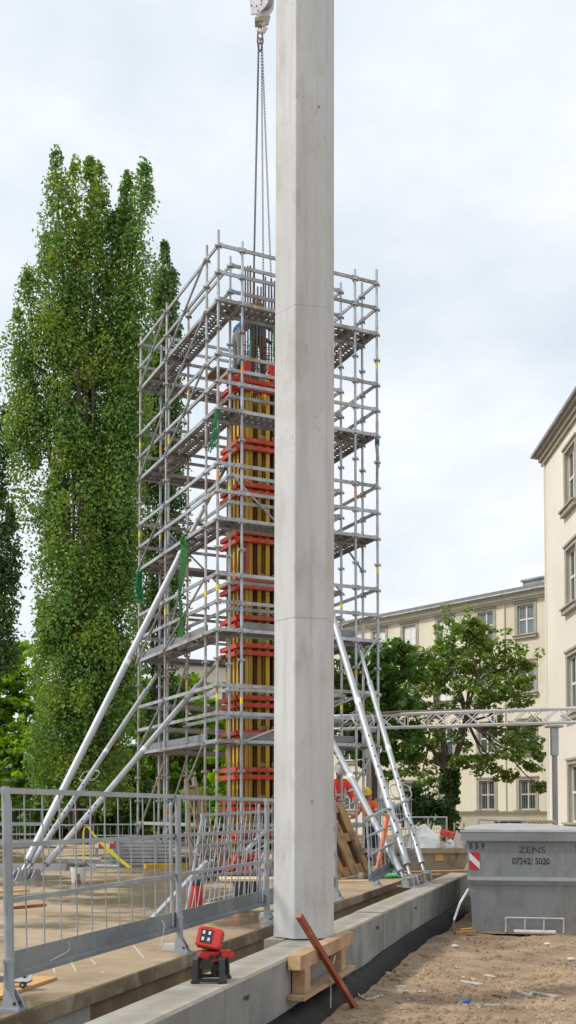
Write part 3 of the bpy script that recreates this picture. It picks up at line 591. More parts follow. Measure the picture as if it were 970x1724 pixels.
broadleaf('garden_bush', 'low dark bush at the foot of the ivy-covered tree', 49, 722,
    [(700, 1355, 16), (725, 1352, 17), (745, 1360, 13), (690, 1372, 18), (720, 1374, 18), (745, 1378, 14), (672, 1365, 14), (700, 1335, 9)], 'ivy', lsize=.12, dens=2.0, trunk_r=.06, spread=.4, lower=.4)
# hedge mass behind the site that nobody could count
cen = []; rad = []
for i in range(900):
    x = random.uniform(-26, 2); cen.append((x, 66 + random.uniform(-3, 3), random.uniform(.2, 4.4) ** 1.0)); rad.append(random.uniform(.4, .8))
P, Nn, S = clumps(cen, rad, 34, .22, .5); leaves('undergrowth', P, Nn, S, 'dark_leaf', None, 'stuff')
# ================================================================== scaffold tower
SC = V(-1.26, 19.0, 0); SA = V(.9033, .4290, 0); SB = V(-.4290, .9033, 0)
def S(s, t, z): return SC + SA * s + SB * t + V(0, 0, z)
Z0 = ZS + .36
tower = thing('scaffold_tower', 'tall galvanised scaffold tower round the yellow and red column formwork', 'scaffold', S(0, 0, ZS))
def f_post(b, ln):
    b.tube((0, 0, 0), (ln, 0, 0), .0245, 8)
    x = 0.0
    while x < ln - .1:
        b.tube((x - .006, 0, 0), (x + .006, 0, 0), .062, 8)
        for a in range(4):
            t = a * math.pi / 2 + .4; b.box((x, .058 * math.cos(t), .058 * math.sin(t)), (.05, .026, .026))
        x += .5
    for k in range(1, int(ln / 2) + 1): b.tube((2 * k + .12, 0, 0), (2 * k + .3, 0, 0), .029, 8)
def f_ledger(b, ln):
    b.k = 0; b.box((ln / 2, .013, 0), (ln - .07, .004, .062)); b.box((ln / 2, -.013, 0), (ln - .07, .004, .062)); b.box((ln / 2, 0, -.029), (ln - .074, .022, .004))
    for x in (.05, ln - .05): b.box((x, 0, 0), (.05, .034, .085))
    b.k = 1
    for x in ([.16, ln - .16] if ln < 1 else [.2, .75, ln - .75, ln - .2]): b.tube((x, -.0165, .004), (x, .0165, .004), .011, 6)
def f_deck(b, ln, w=.21):
    for y in (-w / 2 + .012, w / 2 - .012): b.box((ln / 2, y, -.028), (ln - .06, .022, .06))
    n = max(3, int(ln / .125)); st = (ln - .1) / n
    for i in range(n): b.box((.05 + st * (i + .5), 0, -.004), (st * .46, w - .03, .006))
    b.box((ln / 2, 0, -.006), (ln - .06, .05, .006))
    for x in (.06, ln / 2, ln - .06): b.box((x, 0, -.022), (.05, w - .05, .035))
def f_brace(b, ln): b.tube((0, 0, 0), (ln, 0, 0), .0215, 7); b.box((.02, 0, 0), (.09, .05, .012)); b.box((ln - .02, 0, 0), (.09, .05, .012))
ss, ts = [0, .47, 2.82, 3.30], [0, .58, 2.85, 4.05, 4.60]
posts = [(s, t) for s in ss for t in ts if (s in (0, 3.30) or t in (0, 4.60) or (s in (.47, 2.82)) )]
ZT = Z0 + 11.22
for (s, t) in posts:
    if (s, t) in ((0, 4.05), (3.30, 4.05)): continue
    a = S(s, t, Z0 - .03); q = S(s, t, ZT - (0 if t < 4 else .1) + random.uniform(-.06, .04))
    ln = round((q - a).length, 1); q = a + V(0, 0, ln)
    pm = random.choice(('galv', 'galv', 'galv_worn')); po = member('post' + pm, f_post, pm, a, q, 'standard', tower, True)
    b = MB(); b.tube(S(s, t, ZS + .012), S(s, t, Z0), .017, 7); b.build('base_jack', 'rust', po)
    b = MB(); b.box(S(s, t, ZS + .007), (.15, .15, .012)); b.tube(S(s, t, Z0 - .16), S(s, t, Z0 - .11), .04, 6); b.build('base_plate', 'galv_dull', po)
    for k in range(5):
        if random.random() < .62:
            z = Z0 + 2 * k + random.choice((.68, .72, 1.3)); c = random.choice(('yellow', 'yellow', 'orange_band'))
            b = MB(); b.tube(S(s, t, z), S(s, t, z + .12), .0262, 8); b.build('marking_band', c, po)
DARK = ['galv', 'black_pl']
def ledger(p, q): lm = random.choice(('galv', 'galv', 'galv_worn', 'galv_dull')); member('ledger' + lm, f_ledger, [lm, 'black_pl'], p, q, 'ledger', tower)
levels = [0, .5] + [2 * k + e for k in range(1, 6) for e in (0, .5, 1.0)]
for h in levels:
    z = Z0 + h
    if h == .5:
        rows = [((s0, 0), (s1, 0)) for s0, s1 in zip(ss[:-1], ss[1:])] + [((0, .58), (0, 2.85)), ((0, 2.85), (0, 4.6))]
    else:
        rows = []
        rows += [((s0, 0), (s1, 0)) for s0, s1 in zip(ss[:-1], ss[1:])]                          # outer front
        rows += [((0, t0), (0, t1)) for t0, t1 in ((0, .58), (.58, 2.85), (2.85, 4.6))]           # outer side
        rows += [((3.3, t0), (3.3, t1)) for t0, t1 in ((0, .58), (.58, 2.85), (2.85, 4.6))]
        rows += [((s0, 4.6), (s1, 4.6)) for s0, s1 in zip(ss[:-1], ss[1:])]
        rows += [((.47, .58), (2.82, .58)), ((.47, .58), (.47, 2.85)), ((2.82, .58), (2.82, 2.85)), ((.47, 4.05), (2.82, 4.05))]
        if h == int(h) and int(h) % 2 == 0: rows += [((0, .58), (.47, .58)), ((0, 2.85), (.47, 2.85)), ((2.82, 2.85), (3.3, 2.85)), ((.47, 2.85), (.47, 4.05)), ((2.82, 2.85), (2.82, 4.05)), ((.47, 0), (.47, .58)), ((2.82, 0), (2.82, .58)), ((2.82, .58), (3.3, .58))]
    for (a, c) in rows:
        if not (h == 0 and a == (0, 2.85) and c == (.47, 2.85)): ledger(S(*a, z), S(*c, z))
def decks(p0, p1, off, n=2):
    """n planks side by side from p0 to p1"""
    for i in range(n):
        o = off * ((i + .5) / n); member('deck', f_deck, 'deck', p0 + o, p1 + o, 'deck_plank', tower)
for k in range(1, 6):
    z = Z0 + 2 * k + .045
    for s0, s1 in zip(ss[:-1], ss[1:]):
        decks(S(s0, .06, z), S(s1, .06, z), SB * .46); 
    for t0, t1 in ((.58, 2.85), (2.85, 4.05)):
        decks(S(.03, t0, z), S(.03, t1, z), SA * .41); decks(S(2.86, t0, z), S(2.86, t1, z), SA * .41)
    for s0, s1 in zip(ss[:-1], ss[1:]): decks(S(s0, 4.09, z), S(s1, 4.09, z), SB * .46)
    # toe board low on the outer edge of the front and side walkways
    for (a, c) in (((.47, .035), (2.82, .035)), ((.035, .58), (.035, 2.85)), ((.035, 2.85), (.035, 4.6))):
        if k < 3:
            b = MB(); b.bar(S(*a, z + .06), S(*c, z + .06), .025, .12); b.build('toe_board', 'deck', tower)
def brace(a, c): member('brace', f_brace, 'galv', a, c, 'diagonal_brace', tower, True)
for h0, h1 in ((11, 10), (10, 9), (9, 8), (5, 4), (2, .1)): brace(S(-.03, .58, Z0 + h0), S(-.03, 2.85, Z0 + h1))
for k in range(0, 6): brace(S(-.03, 2.85, Z0 + 2 * k + (1 if k else 1.7)), S(-.03, 4.6, Z0 + 2 * k + (0 if k else .2)))
for k in (1, 2, 3): brace(S(.50, 2.85, Z0 + 2 * k - .1), S(.50, 4.05, Z0 + 2 * k - 1.4))
brace(S(2.82, -.03, Z0 + 2.9), S(.52, -.03, Z0 + 2.0)); brace(S(2.82, -.03, Z0 + .95), S(.6, -.03, Z0 + 0)); brace(S(3.3, -.03, Z0 + 4.1), S(2.85, -.03, Z0 + 3.5)); brace(S(3.28, .03, Z0 + 2.0), S(2.84, .03, Z0 + 1.3))
brace(S(.5, 4.57, Z0 + 7), S(2.82, 4.57, Z0 + 5)); brace(S(2.82, .55, Z0 + 5), S(.5, .55, Z0 + 7)); brace(S(3.27, .58, Z0 + 5.5), S(3.27, 2.85, Z0 + 7.6)); brace(S(2.3, 4.57, Z0 + 6.2), S(3.3, 4.57, Z0 + 4.2))
brace(S(1.6, .61, Z0 + 7), S(2.82, .61, Z0 + 6))
# ================================================================== column formwork inside the tower
FS0, FS1, FT0, FT1 = 1.13, 2.60, 1.70, 2.70
form = thing('column_formwork', 'column formwork of yellow timber beams clamped by bright red steel walers', 'formwork', S(FS0, FT0, ZS))
dF = S(FS0, FT0, 0).y + .15
b = MB()
for a in ((FS0 + .315, FT0 + .315, FS1 - .315, FT1 - .315),):
    b.hexa([S(a[0], a[1], ZS + .02), S(a[2], a[1], ZS + .02), S(a[2], a[3], ZS + .02), S(a[0], a[3], ZS + .02)] + [S(a[0], a[1], 10.05), S(a[2], a[1], 10.05), S(a[2], a[3], 10.05), S(a[0], a[3], 10.05)])
b.build('plywood_facing', 'brown_ply', form)
def f_beam(b, ln): b.box((ln / 2, 0, .08), (ln, .08, .04)); b.box((ln / 2, 0, -.08), (ln, .08, .04)); b.box((ln / 2, 0, 0), (ln, .03, .124))
def vbeam(s, t, z0, z1, outn, m='yellow_wood'): member('beam' + m, f_beam, m, S(s, t, z0), S(s, t, z1), 'timber_beam', form, up=outn)
for i, s in enumerate((1.27, 1.43, 1.62, 1.80, 1.96, 2.15, 2.30, 2.46)):
    for (t, o) in ((FT0 + .20, SB * -1), (FT1 - .20, SB)):
        z0 = ZS + .05 + .1 * (i % 3); z1 = 10.0 + (.28, -.05, .02, .35, .3, -.05, .12, .02)[i]
        zz = [z0, z0 + 2.45 + .3 * (i % 2), z0 + 5.4, z1] if i % 2 else [z0, z0 + 3.9, z1]
        for a, c in zip(zz[:-1], zz[1:]): vbeam(s, t, a, c - .01, o, ('brown_ply', 'yellow_dim', 'yellow_dim', 'yellow_wood', 'brown_ply', 'yellow_wood', 'brown_ply', 'yellow_dim')[i])
for i, t in enumerate((1.84, 2.02, 2.22, 2.40, 2.57)):
    for (s, o) in ((FS0 + .20, SA * -1), (FS1 - .20, SA)): vbeam(s, t, ZS + .05, 10.0 + (.2, -.1, .1, -.25, -.5)[i], o)
wz = [at(402, y, dF).z for y in (648, 748, 823, 903, 982, 1046, 1093, 1181, 1240, 1302, 1357, 1411, 1450)]
for i, z in enumerate(wz):
    m = 'red'
    for side in range(4):
        for dz in (-.074, .074):
            e = .03 if dz > 0 else .055
            if side == 0: p, q, n_ = S(FS0 - e, FT0 + .045, z + dz), S(FS1 + e, FT0 + .045, z + dz), SB
            elif side == 1: p, q, n_ = S(FS0 + .045, FT0 + .095, z + dz), S(FS0 + .045, FT1 + e, z + dz), SA
            elif side == 2: p, q, n_ = S(FS1 - .045, FT0 + .095, z + dz), S(FS1 - .045, FT1 + e, z + dz), SA
            else: p, q, n_ = S(FS0 + .1, FT1 - .045, z + dz), S(FS1 - .1, FT1 - .045, z + dz), SB
            ln = round((q - p).length, 2); q = p + (q - p).normalized() * ln
            def f_wal(b, ln):
                b.box((ln / 2, .038, 0), (ln, .010, .088)); b.box((ln / 2, 0, .0395), (ln - .01, .066, .009)); b.box((ln / 2, 0, -.0395), (ln - .01, .066, .009)); b.box((ln / 2, -.036, 0), (ln - .02, .007, .08))
            member('waler', f_wal, m, p, q, 'waler', form)
    b = MB(); zc = z + .2
    for s in (1.62, 1.9, 2.2):
        for k in range(2):
            p = S(s + .06 * k, FT0 + .04, z + .145); b.path([p + SA * (.035 * math.cos(a)) + V(0, 0, .03 + .03 * math.sin(a)) for a in np.linspace(0, 6.28, 9)[:-1]], .007, 5, True)
    b.build('wedge_ring', 'concrete_bag', form)
for (s, t, z0, z1) in ((1.34, FT0 + .11, wz[4] + .1, wz[3] - .12), (1.02, 2.0, wz[0], wz[0] + .3)):
    b = MB(); b.bar(S(s, t, z0), S(s, t, z1), .09, .035); b.build('upright_waler', 'red', form)
for c in (at(414, 613, 20.75), at(458, 622, 21.0), at(391, 640, 21.2)):
    b = MB(); mm = frame(c, c + SA); b.box((0, 0, 0), (.17, .1, .16), mm); b.box((.03, -.02, -.14), (.12, .12, .16), mm @ Matrix.Rotation(.3, 4, 'Y')); b.tube(c + V(0, 0, .05), c + SA * .14 + V(0, 0, .12), .03, 7); b.build('corner_clamp', 'red_light', form)
# pouring platform boards on the back of the formwork, men stand on them
for i in range(3):
    b = MB(); b.bar(S(1.0, 2.76 + .2 * i, 10.79), S(2.9, 2.76 + .2 * i, 10.79), .19, .045); b.build('platform_board', 'old_wood', form)
for s in (1.3, 2.4): b = MB(); b.bar(S(s, 2.62, 10.72), S(s, 3.5, 10.72), .08, .08); b.build('platform_bracket', 'red', form)

cage = thing('rebar_cage', 'cage of brown reinforcing bars rising out of the formwork top', 'rebar', S(1.9, 2.2, 10.0))
cs = [(1.53, 2.06), (1.60, 2.06), (1.74, 2.06), (1.86, 2.06), (2.0, 2.06), (2.1, 2.06), (2.2, 2.06), (1.53, 2.36), (1.66, 2.36), (1.80, 2.36), (1.95, 2.36), (2.08, 2.36), (2.2, 2.36), (1.53, 2.2), (2.2, 2.2)]
for i, (s, t) in enumerate(cs):
    zt = 12.75 + random.uniform(-.25, .2) - (.35 if i in (2, 6) else 0); q = S(s + random.uniform(-.02, .02), t, zt); b = MB(); b.tube(S(s, t, 9.85), q, .0165, 6); b.build('rebar', 'rust' if i % 3 else 'rebar_dark', cage)
for k in range(10):
    z = 10.12 + k * .125; b = MB(); b.path([S(1.51, 2.04, z), S(2.22, 2.04, z + .02), S(2.22, 2.38, z), S(1.51, 2.38, z - .01)], .009, 5, True); b.build('stirrup', 'rust', cage)

# ================================================================== crane hook block and chains
HB = at(438, 10, 21.8)
blk = thing('crane_hook_block', 'white crane hook block hanging in the sky beside the concrete column', 'hook block', HB)
k_ = 21.9 / F
def hp_(x, y, dd=0): return HB + V((x - 438) * k_, dd, (10 - y) * k_)
poly = [(418, -8), (425, -26), (452, -26), (459, -8), (457, 12), (450, 22), (436, 34), (423, 35)]
for dd, nm in ((-.17, 'cheek_plate'), (.13, 'cheek_plate')):
    off = 0 if dd < 0 else 9; b = MB(); f = [hp_(x * .86 + 59 + off, y + (0 if dd < 0 else -6), dd) for x, y in poly]; g_ = [p + V(0, .035, 0) for p in f]; n = len(f)
    b.add(f + g_, [tuple(range(n)), tuple(reversed(range(n, 2 * n)))] + [(i, n + i, n + (i + 1) % n, (i + 1) % n) for i in range(n)]); cp_ = b.build(nm, 'white_paint', blk)
    if dd < 0:
        for x, y in ((424, 20), (434, 21), (444, 12), (443, 18), (437, 29), (421, 2), (445, 3)): b = MB(); b.tube(hp_(x * .86 + 59, y, dd - .012), hp_(x * .86 + 59, y, dd), .016, 7); b.build('bolt', 'chain', cp_)
b = MB(); b.tube(hp_(440, -4, -.12), hp_(446, -6, .12), .19, 18); b.tube(hp_(440, -4, -.05), hp_(444, -5, .05), .215, 18); b.build('sheave', 'galv_dull', blk, smooth=True)
b = MB(); b.hexa([hp_(440, 42, -.1), hp_(452, 36, .12), hp_(452, 36, .14), hp_(430, 40, .14), hp_(437, 33, -.1), hp_(456, 20, .12), hp_(456, 20, .14), hp_(430, 30, .14)]); b.box(hp_(436, 39, 0), (.17, .2, .07)); b.build('crosshead', 'trim', blk)
b = MB(); b.tube(hp_(439, 38), hp_(439, 44), .05, 8); b.path([hp_(441, 42), hp_(446, 45), hp_(447.5, 50), hp_(444.5, 55), hp_(439, 57), hp_(434.5, 54), hp_(433.5, 50)], [.045, .05, .052, .05, .045, .035, .02], 8); b.build('hook', 'trim_light', blk, smooth=True)
for x in (430, 436, 444, 450): b = MB(); b.tube(hp_(x, -8), hp_(x, -700), .012, 5); b.build('hoist_rope', 'chain', blk)
sling = thing('chain_sling', 'four dark lifting chains running from the crane hook to the rebar cage', 'chain', hp_(438, 60))
b = MB(); b.path([hp_(438, 46) + V(.05 * math.sin(a), .0, -.27 + .27 * math.cos(a)) for a in np.linspace(0, 6.28, 15)[:-1]], .018, 6, True); b.build('master_link', 'rebar_dark', sling)
b = MB()
for x in (435.5, 441): b.path([hp_(x, 70) + V(.03 * math.sin(a), 0, -.03 - .07 * math.cos(a)) for a in np.linspace(0, 6.28, 11)[:-1]], .016, 6, True)
b.build('connecting_link', 'chain', sling)
def chainmesh(b, p, q, pitch=.066, r=.0062, w=.017):
    n = int((q - p).length / pitch); m0 = frame(p, q); rx = random.uniform(0, 1)
    for i in range(n):
        m = m0 @ Matrix.Translation((i * pitch + pitch / 2, 0, 0)) @ Matrix.Rotation(rx + (math.pi / 2) * (i % 2), 4, 'X'); h = pitch * .66
        pts = [m @ V(x, y, 0) for x, y in ((-h + w, w), (h - w, w), (h, 0), (h - w, -w), (-h + w, -w), (-h, 0))]; b.path(pts, r, 4, True)
ends = [(S(1.56, 2.06, 11.0), 435.3), (S(1.66, 2.30, 10.6), 436), (S(1.83, 2.06, 10.6), 440.5), (S(2.12, 2.2, 11.0), 441.5)]
for e_, x0 in ends: b = MB(); chainmesh(b, hp_(x0, 77), e_); b.build('chain', 'chain', sling)

# ================================================================== inclined struts
def strut(label, foot, top, r, f1, lname='inclined_strut', topr=.7, holes=True, handle=None, base=True, group='inclined struts bracing the column formwork', m='alu'):
    d = (top - foot).normalized(); ln = (top - foot).length; t = thing(lname, label, 'strut', foot, group); up = V(0, 0, 1); side = d.cross(up).normalized(); fr = side.cross(d).normalized()
    b = MB(); b.tube(foot + d * (.42 if base else .1), foot + d * ln * f1, r, 14); b.build('outer_tube', m, t, smooth=True)
    b = MB(); b.tube(foot + d * (ln * f1 - .03), foot + d * (ln * f1 + .07), r * 1.13, 14); b.build('collar', 'galv', t, smooth=True)
    b = MB(); b.tube(foot + d * (ln * f1 + .05), foot + d * (ln - .22), r * topr, 12); b.tube(foot + d * (ln - .26), foot + d * ln, r * .35, 8); b.build('inner_tube', m, t, smooth=True)
    b = MB(); b.tube(foot + d * .16, foot + d * .44, r * .5, 10); b.tube(foot + d * .36, foot + d * .42, r * 1.1, 12); b.build('spindle', 'galv', t, smooth=True)
    b = MB(); hx = V(d.x, d.y, 0).normalized(); hy = V(-hx.y, hx.x, 0); mm = Matrix((hx, hy, V(0, 0, 1))).transposed().to_4x4(); mm.translation = foot
    b.box((.02, 0, .008), (.34, .20, .014), mm)
    for s in (-1, 1): b.prism([(-.10, .014), (.14, .014), (.08, .17), (-.02, .17)], s * .05 - .006, s * .05 + .006, mm @ Matrix(((1, 0, 0, 0), (0, 0, 1, 0), (0, 1, 0, 0), (0, 0, 0, 1))))
    b.tube(mm @ V(.04, -.07, .12), mm @ V(.04, .07, .12), .02, 8); b.build('foot_plate', 'galv', t)
    b = MB()
    for s in (-1, 1): b.bar(top - d * .3 + side * .035 * s, top + side * .035 * s, .012, .07)
    b.build('head_fork', 'galv_dull', t)
    if holes:
        b = MB(); h0 = holes[0]; dirs = (V(0, -1, 0) - d * V(0, -1, 0).dot(d)).normalized(); rr = r * (holes[2] if len(holes) > 2 else 1)
        while h0 < holes[1]: c = foot + d * h0 + dirs * rr; b.tube(c - dirs * .01, c + dirs * .0025, .017, 7); h0 += .21
        ho = b.build('pin_holes', 'black_pl', t); ho['kind'] = 'stuff'
    if handle:
        for h in handle:
            c = foot + d * h
            for s in (-1, 1):
                b = MB(); b.path([c - d * .14 + side * s * r, c - d * .13 + side * s * (r + .09), c - d * .05 + side * s * (r + .12), c + d * .1 + side * s * (r + .12), c + d * .16 + side * s * (r + .07), c + d * .16 + side * s * r], .011, 5); b.build('handle', 'galv_dull', t)
    b = MB(); c = foot + d * (ln * f1 * .62); b.tube(c, c + d * .11, r * 1.012, 14); b.build('type_label', 'white_sign', t)
    return t
fzL = ZS
strut('thick silver strut carrying a hanging green strap, highest of the trio beside the poplar', gnd(30, 1482, fzL), at(378, 786, 21.9), .064, .74, holes=None, handle=None)
strut('silver strut between two others ending at the scaffold corner beside the poplar', gnd(36, 1479, fzL), at(270, 1127, 23.0), .050, .86, holes=(1.3, 2.6), handle=(2.9, 8.0))
strut('silver strut with the flattest slope, crossing low in front of the scaffold', gnd(56, 1481, fzL), at(376, 1104, 21.7), .053, .83, holes=(1.2, 2.0), handle=(7.2,))
fA = gnd(696, 1492, ZW + .0); fB = gnd(719, 1485, ZW); fC = gnd(688, 1494, ZW)
strut('steep silver strut on the low wall emerging high from behind the concrete column', fA, at(480, 772, 21.3), .055, .55, holes=(.7, 2.9, .98), handle=(3.2,), topr=1.0)
strut('silver strut on the low wall nearest to the rusty skip', fB, at(604, 1086, 20.0), .048, .80, holes=(.7, 2.4), handle=(1.9,))
strut('silver strut on the low wall emerging low from behind the concrete column', fC, at(486, 1108, 21.3), .049, .62, holes=None, topr=.85)

# ropes and slings tied to the tower and struts
def rope(name, label, cat, pts, r, m, coils=0):
    b = MB(); b.path(pts, r, 7)
    o = b.build(name, m, None, smooth=True, origin=pts[0]); return tag(o, label, cat)
pA = S(-.01, 0, Z0 + 8.0); bA = MB()
for i in range(9):
    a0 = i * .7; bA.path([pA + V(.045 * math.cos(t + a0), .045 * math.sin(t + a0), -.06 - .017 * i) for t in np.linspace(0, 6.28, 9)[:-1]], .012, 5, True)
for i in range(3):
    x = (-.10 + .04 * i); bA.path([pA + V(-.02 + .02 * i, -.05, -.15), pA + V(x, -.06, -.35), pA + V(x + .02, -.06, -.5), pA + V(x - .06, -.05, -.80 + .07 * i), pA + V(x - .02, -.06, -.84 + .06 * i), pA + V(x + .03, -.06, -.62), pA + V(x + .05, -.06, -.3)], .0135, 6)
tag(bA.build('green_rope', 'green_rope', None, origin=pA), 'coiled green rope tied high on the scaffold corner post nearest the formwork', 'rope')
pB = S(0, 4.6, Z0 + 6.0); bB = MB()
for i in range(6): bB.path([pB + V(-.04 + .02 * i, -.05, -.05), pB + V(-.07 + .025 * i, -.06, -.5), pB + V(-.04 + .02 * i, -.05, -.74), pB + V(-.0 + .02 * i, -.06, -.4)], .013, 5)
for i in range(12): bB.path([pB + V(-.01 + .05 * math.cos(t), -.045 + .03 * math.sin(t), -.1 - .045 * i) for t in np.linspace(0, 6.28, 9)[:-1]], .011, 5, True)
tag(bB.build('green_rope', 'green_rope', None, origin=pB), 'bunched green rope hanging on the outer scaffold post against the poplar', 'rope')
pC = at(310, 905, 20.6); b = MB()
ys = np.linspace(0, 1, 12); L_ = [at(309 - 7 * t + 3 * math.sin(t * 9), 905 + 168 * t, 20.5 - .05 * math.sin(5 * t)) for t in ys]; w_ = [.055 + .018 * math.sin(7 * t + .5) - .02 * t for t in ys]
for a, c, wa, wc in zip(L_[:-1], L_[1:], w_[:-1], w_[1:]): b.hexa([a + V(-wa, -.01, 0), a + V(wa, -.01, 0), a + V(wa, .012, 0), a + V(-wa, .012, 0), c + V(-wc, -.01, 0), c + V(wc, -.01, 0), c + V(wc, .012, 0), c + V(-wc, .012, 0)])
b.path([at(305, 912, 20.45), at(311, 900, 20.4), at(317, 903, 20.5), at(315, 912, 20.75), at(307, 915, 20.8)], .03, 6, True)
tag(b.build('lifting_strap', 'green_strap', None, origin=pC), 'long green lifting strap hanging from the thick silver strut', 'strap')
pD = S(3.3, 0, Z0 + 8 - .08); b = MB(); b.tube(pD + V(0, -.0, 0), pD + V(0, 0, -.12), .045, 9); b.k = 1; b.tube(pD + V(-.01, -.02, -.12), pD + V(.02, -.02, -.55), .034, 8, .026); b.tube(pD + V(.0, -.03, -.5), pD + V(-.02, -.03, -.95), .028, 8, .016)
tag(b.build('rope_sleeve', ['teal', 'galv_dull'], None, origin=pD), 'teal and grey sling wrapped round the outer scaffold post seen against open sky', 'sling')
for (x0, y0, x1, y1, dd, lb) in ((421, 540, 423, 605, 20.9, 'thin green line hanging beside the rebar cage near the blue-jacketed man'), (462, 553, 461, 598, 20.9, 'short green line hanging between rebar cage and concrete column')):
    rope('green_line', lb, 'rope', [at(x0, y0, dd), at((x0 + x1) / 2 + .6, (y0 + y1) / 2, dd), at(x1, y1, dd)], .022, 'green_rope')
# ================================================================== edge barriers
def barrier(label, A, B, C, D, nbars=11, lip=True, toe=True, kink=False, group='edge protection barriers', name='edge_barrier'):
    """A, B: toe-board lower corners; C, D: top rail ends above B and A"""
    t = thing(name, label, 'barrier', A, group)
    def P(a, h): return A.lerp(B, a).lerp(D.lerp(C, a), h)
    along = (B - A).normalized(); upv = ((D - A) + (C - B)).normalized(); nr = along.cross(upv).normalized()
    Hh = ((D - A).length + (C - B).length) / 2
    def rail(h, nm, r=.014): b = MB(); b.bar(P(0, h), P(1, h), r * 2, r * 2.1, upv); b.build(nm, 'fence', t)
    rail(1, 'top_rail', .0155); rail(.727 / 1.037, 'mid_rail', .0135); rail(.413 / 1.037, 'mid_rail', .0135)
    for a in (.018, .965):
        b = MB(); top = P(a, .97) ; b.path([P(a - .010 if a < .5 else a + .01, 1.0), P(a, .94), P(a, .02)], .0145, 8); b.build('end_tube', 'fence', t)
    for i in range(nbars):
        a = .04 + .92 * (i + .5) / nbars; b = MB(); b.tube(P(a, 1.0) + nr * .003, P(a, .10) + nr * .003, .0048, 5); b.build('bar', 'fence', t)
    if toe:
        h = .125 / 1.037; k = .02
        b = MB(); o = nr * .012
        b.hexa([P(0, 0) - o, P(1, 0) - o, P(1, 0), P(0, 0), P(0, h) - o, P(1, h) - o, P(1, h), P(0, h)])
        if lip:
            q = nr * .045; e = upv * .022
            b.hexa([P(0, 0) + nr * .002, P(1, 0) + nr * .002, P(1, 0) + q - e, P(0, 0) + q - e, P(0, .012) + nr * .002, P(1, .012) + nr * .002, P(1, .012) + q - e * .4, P(0, .012) + q - e * .4])
        b.build('toe_board', 'toe', t)
    return t
def epost(label, foot, top, foot_plate=True, group='barrier posts along the slab edge'):
    t = thing('barrier_post', label, 'post', foot, group); d = (top - foot).normalized(); kz = .8
    b = MB(); b.tube(foot + d * .03, top, .0235, 12); b.build('upright_tube', 'fence', t, smooth=True)
    b = MB(); b.tube(foot + d * .02, foot + d * .27, .0315, 12); b.tube(foot + d * .262, foot + d * .285, .036, 12); b.build('sleeve', 'fence', t, smooth=True)
    m = frame(foot, foot + WN); b = MB()
    b.box((.02, 0, .006), (.13, .10, .014), m)
    m2 = m @ Matrix(((1, 0, 0, 0), (0, 0, 1, 0), (0, 1, 0, 0), (0, 0, 0, 1)))
    for s in (-.035, .035): b.prism([(-.03, .012), (.08, .012), (.06, .055), (.025, .11), (-.02, .11)], s * .8 - .006, s * .8 + .006, m2)
    fp = b.build('foot_clamp', 'fence', t)
    b = MB(); b.tube(m @ V(.05, -.038, .04), m @ V(.05, .038, .04), .010, 7); b.build('bolt', 'black_pl', fp)
    return t
def edgep(px, y, lift): # a point of the slab edge line seen at column px
    d = ray(px, HOR); n = V(d.x, d.y, 0); num = (SP - V(0, 0, 0)).dot(WN); t = num / n.dot(WN); return V(n.x * t, n.y * t, lift)
f1, f2, f3 = gnd(16, 1700, ZS), gnd(302, 1603, ZS), V(0, 0, 0)
f3 = f2 + (f2 - f1).normalized() * 2.36; f3.z = ZS
f4 = f3 + WD * 2.5; f4.z = ZS
tl = V(-.035, -.012, 0)      # posts lean a touch
tops = [f + V(0, 0, 1.245) + tl for f in (f1, f2, f3)]
epost('barrier post closest to the camera, beside the small wheeled plate', f1, f1 + V(0, 0, 1.25) + tl)
epost('barrier post in the middle, behind the red work light', f2, f2 + V(0, 0, 1.24) + tl * .5)
epost('barrier post right against the concrete column', f3, f3 + V(0, 0, 1.235))
f5 = gnd(566, 1513, ZS); epost('barrier post beyond the concrete column, beside the wooden pallet', f5, f5 + V(-.02, 0, 1.25))
off = V(-.045, .013, 0)
def bp(f, h, a=0): return f + off + V(0, 0, h) + WD * a
barrier('barrier mesh panel over the orange plywood sheet', bp(f1, .19) + V(.03, 0, 0), bp(f2, .19) + V(.02, 0, 0), bp(f2, 1.227), bp(f1, 1.227), 11)
barrier('barrier mesh panel between the work light and the concrete column', bp(f2, .19) + V(.02, 0, 0) + WD * .05, bp(f3, .19), bp(f3, 1.227) - WD * .05, bp(f2, 1.227) + WD * .05, 11)
barrier('barrier mesh panel leading out of frame past the wheeled plate', bp(f1, .19) - WD * 2.4, bp(f1, .19) - WD * .06, bp(f1, 1.227) - WD * .06, bp(f1, 1.227) - WD * 2.4, 11)
barrier('barrier mesh panel hidden mostly behind the concrete column', bp(f3, .19) + WD * .06, bp(f5, .19) - WD * .04, bp(f5, 1.227) - WD * .04, bp(f3, 1.227) + WD * .06, 9)
barrier('loose barrier panel tilted against the other panels near the red canister', at(308, 1552, 10.2), at(446, 1530, 11.8), at(456, 1366, 12.0), at(339, 1372, 10.6), 15, toe=False)
barrier('crooked barrier panel at the far slab corner over the green bottles', at(622, 1484, 14.6), at(697, 1440, 17.0), at(688, 1346, 17.2), at(616, 1378, 14.7), 11)
f6 = gnd(633, 1492, ZS); epost('short barrier foot under the crooked panel beside the bottles', f6, f6 + V(0, 0, .30)); f7 = gnd(664, 1477, ZS); epost('barrier post between the green bottles and the silver struts', f7, at(662, 1350, f7.y))
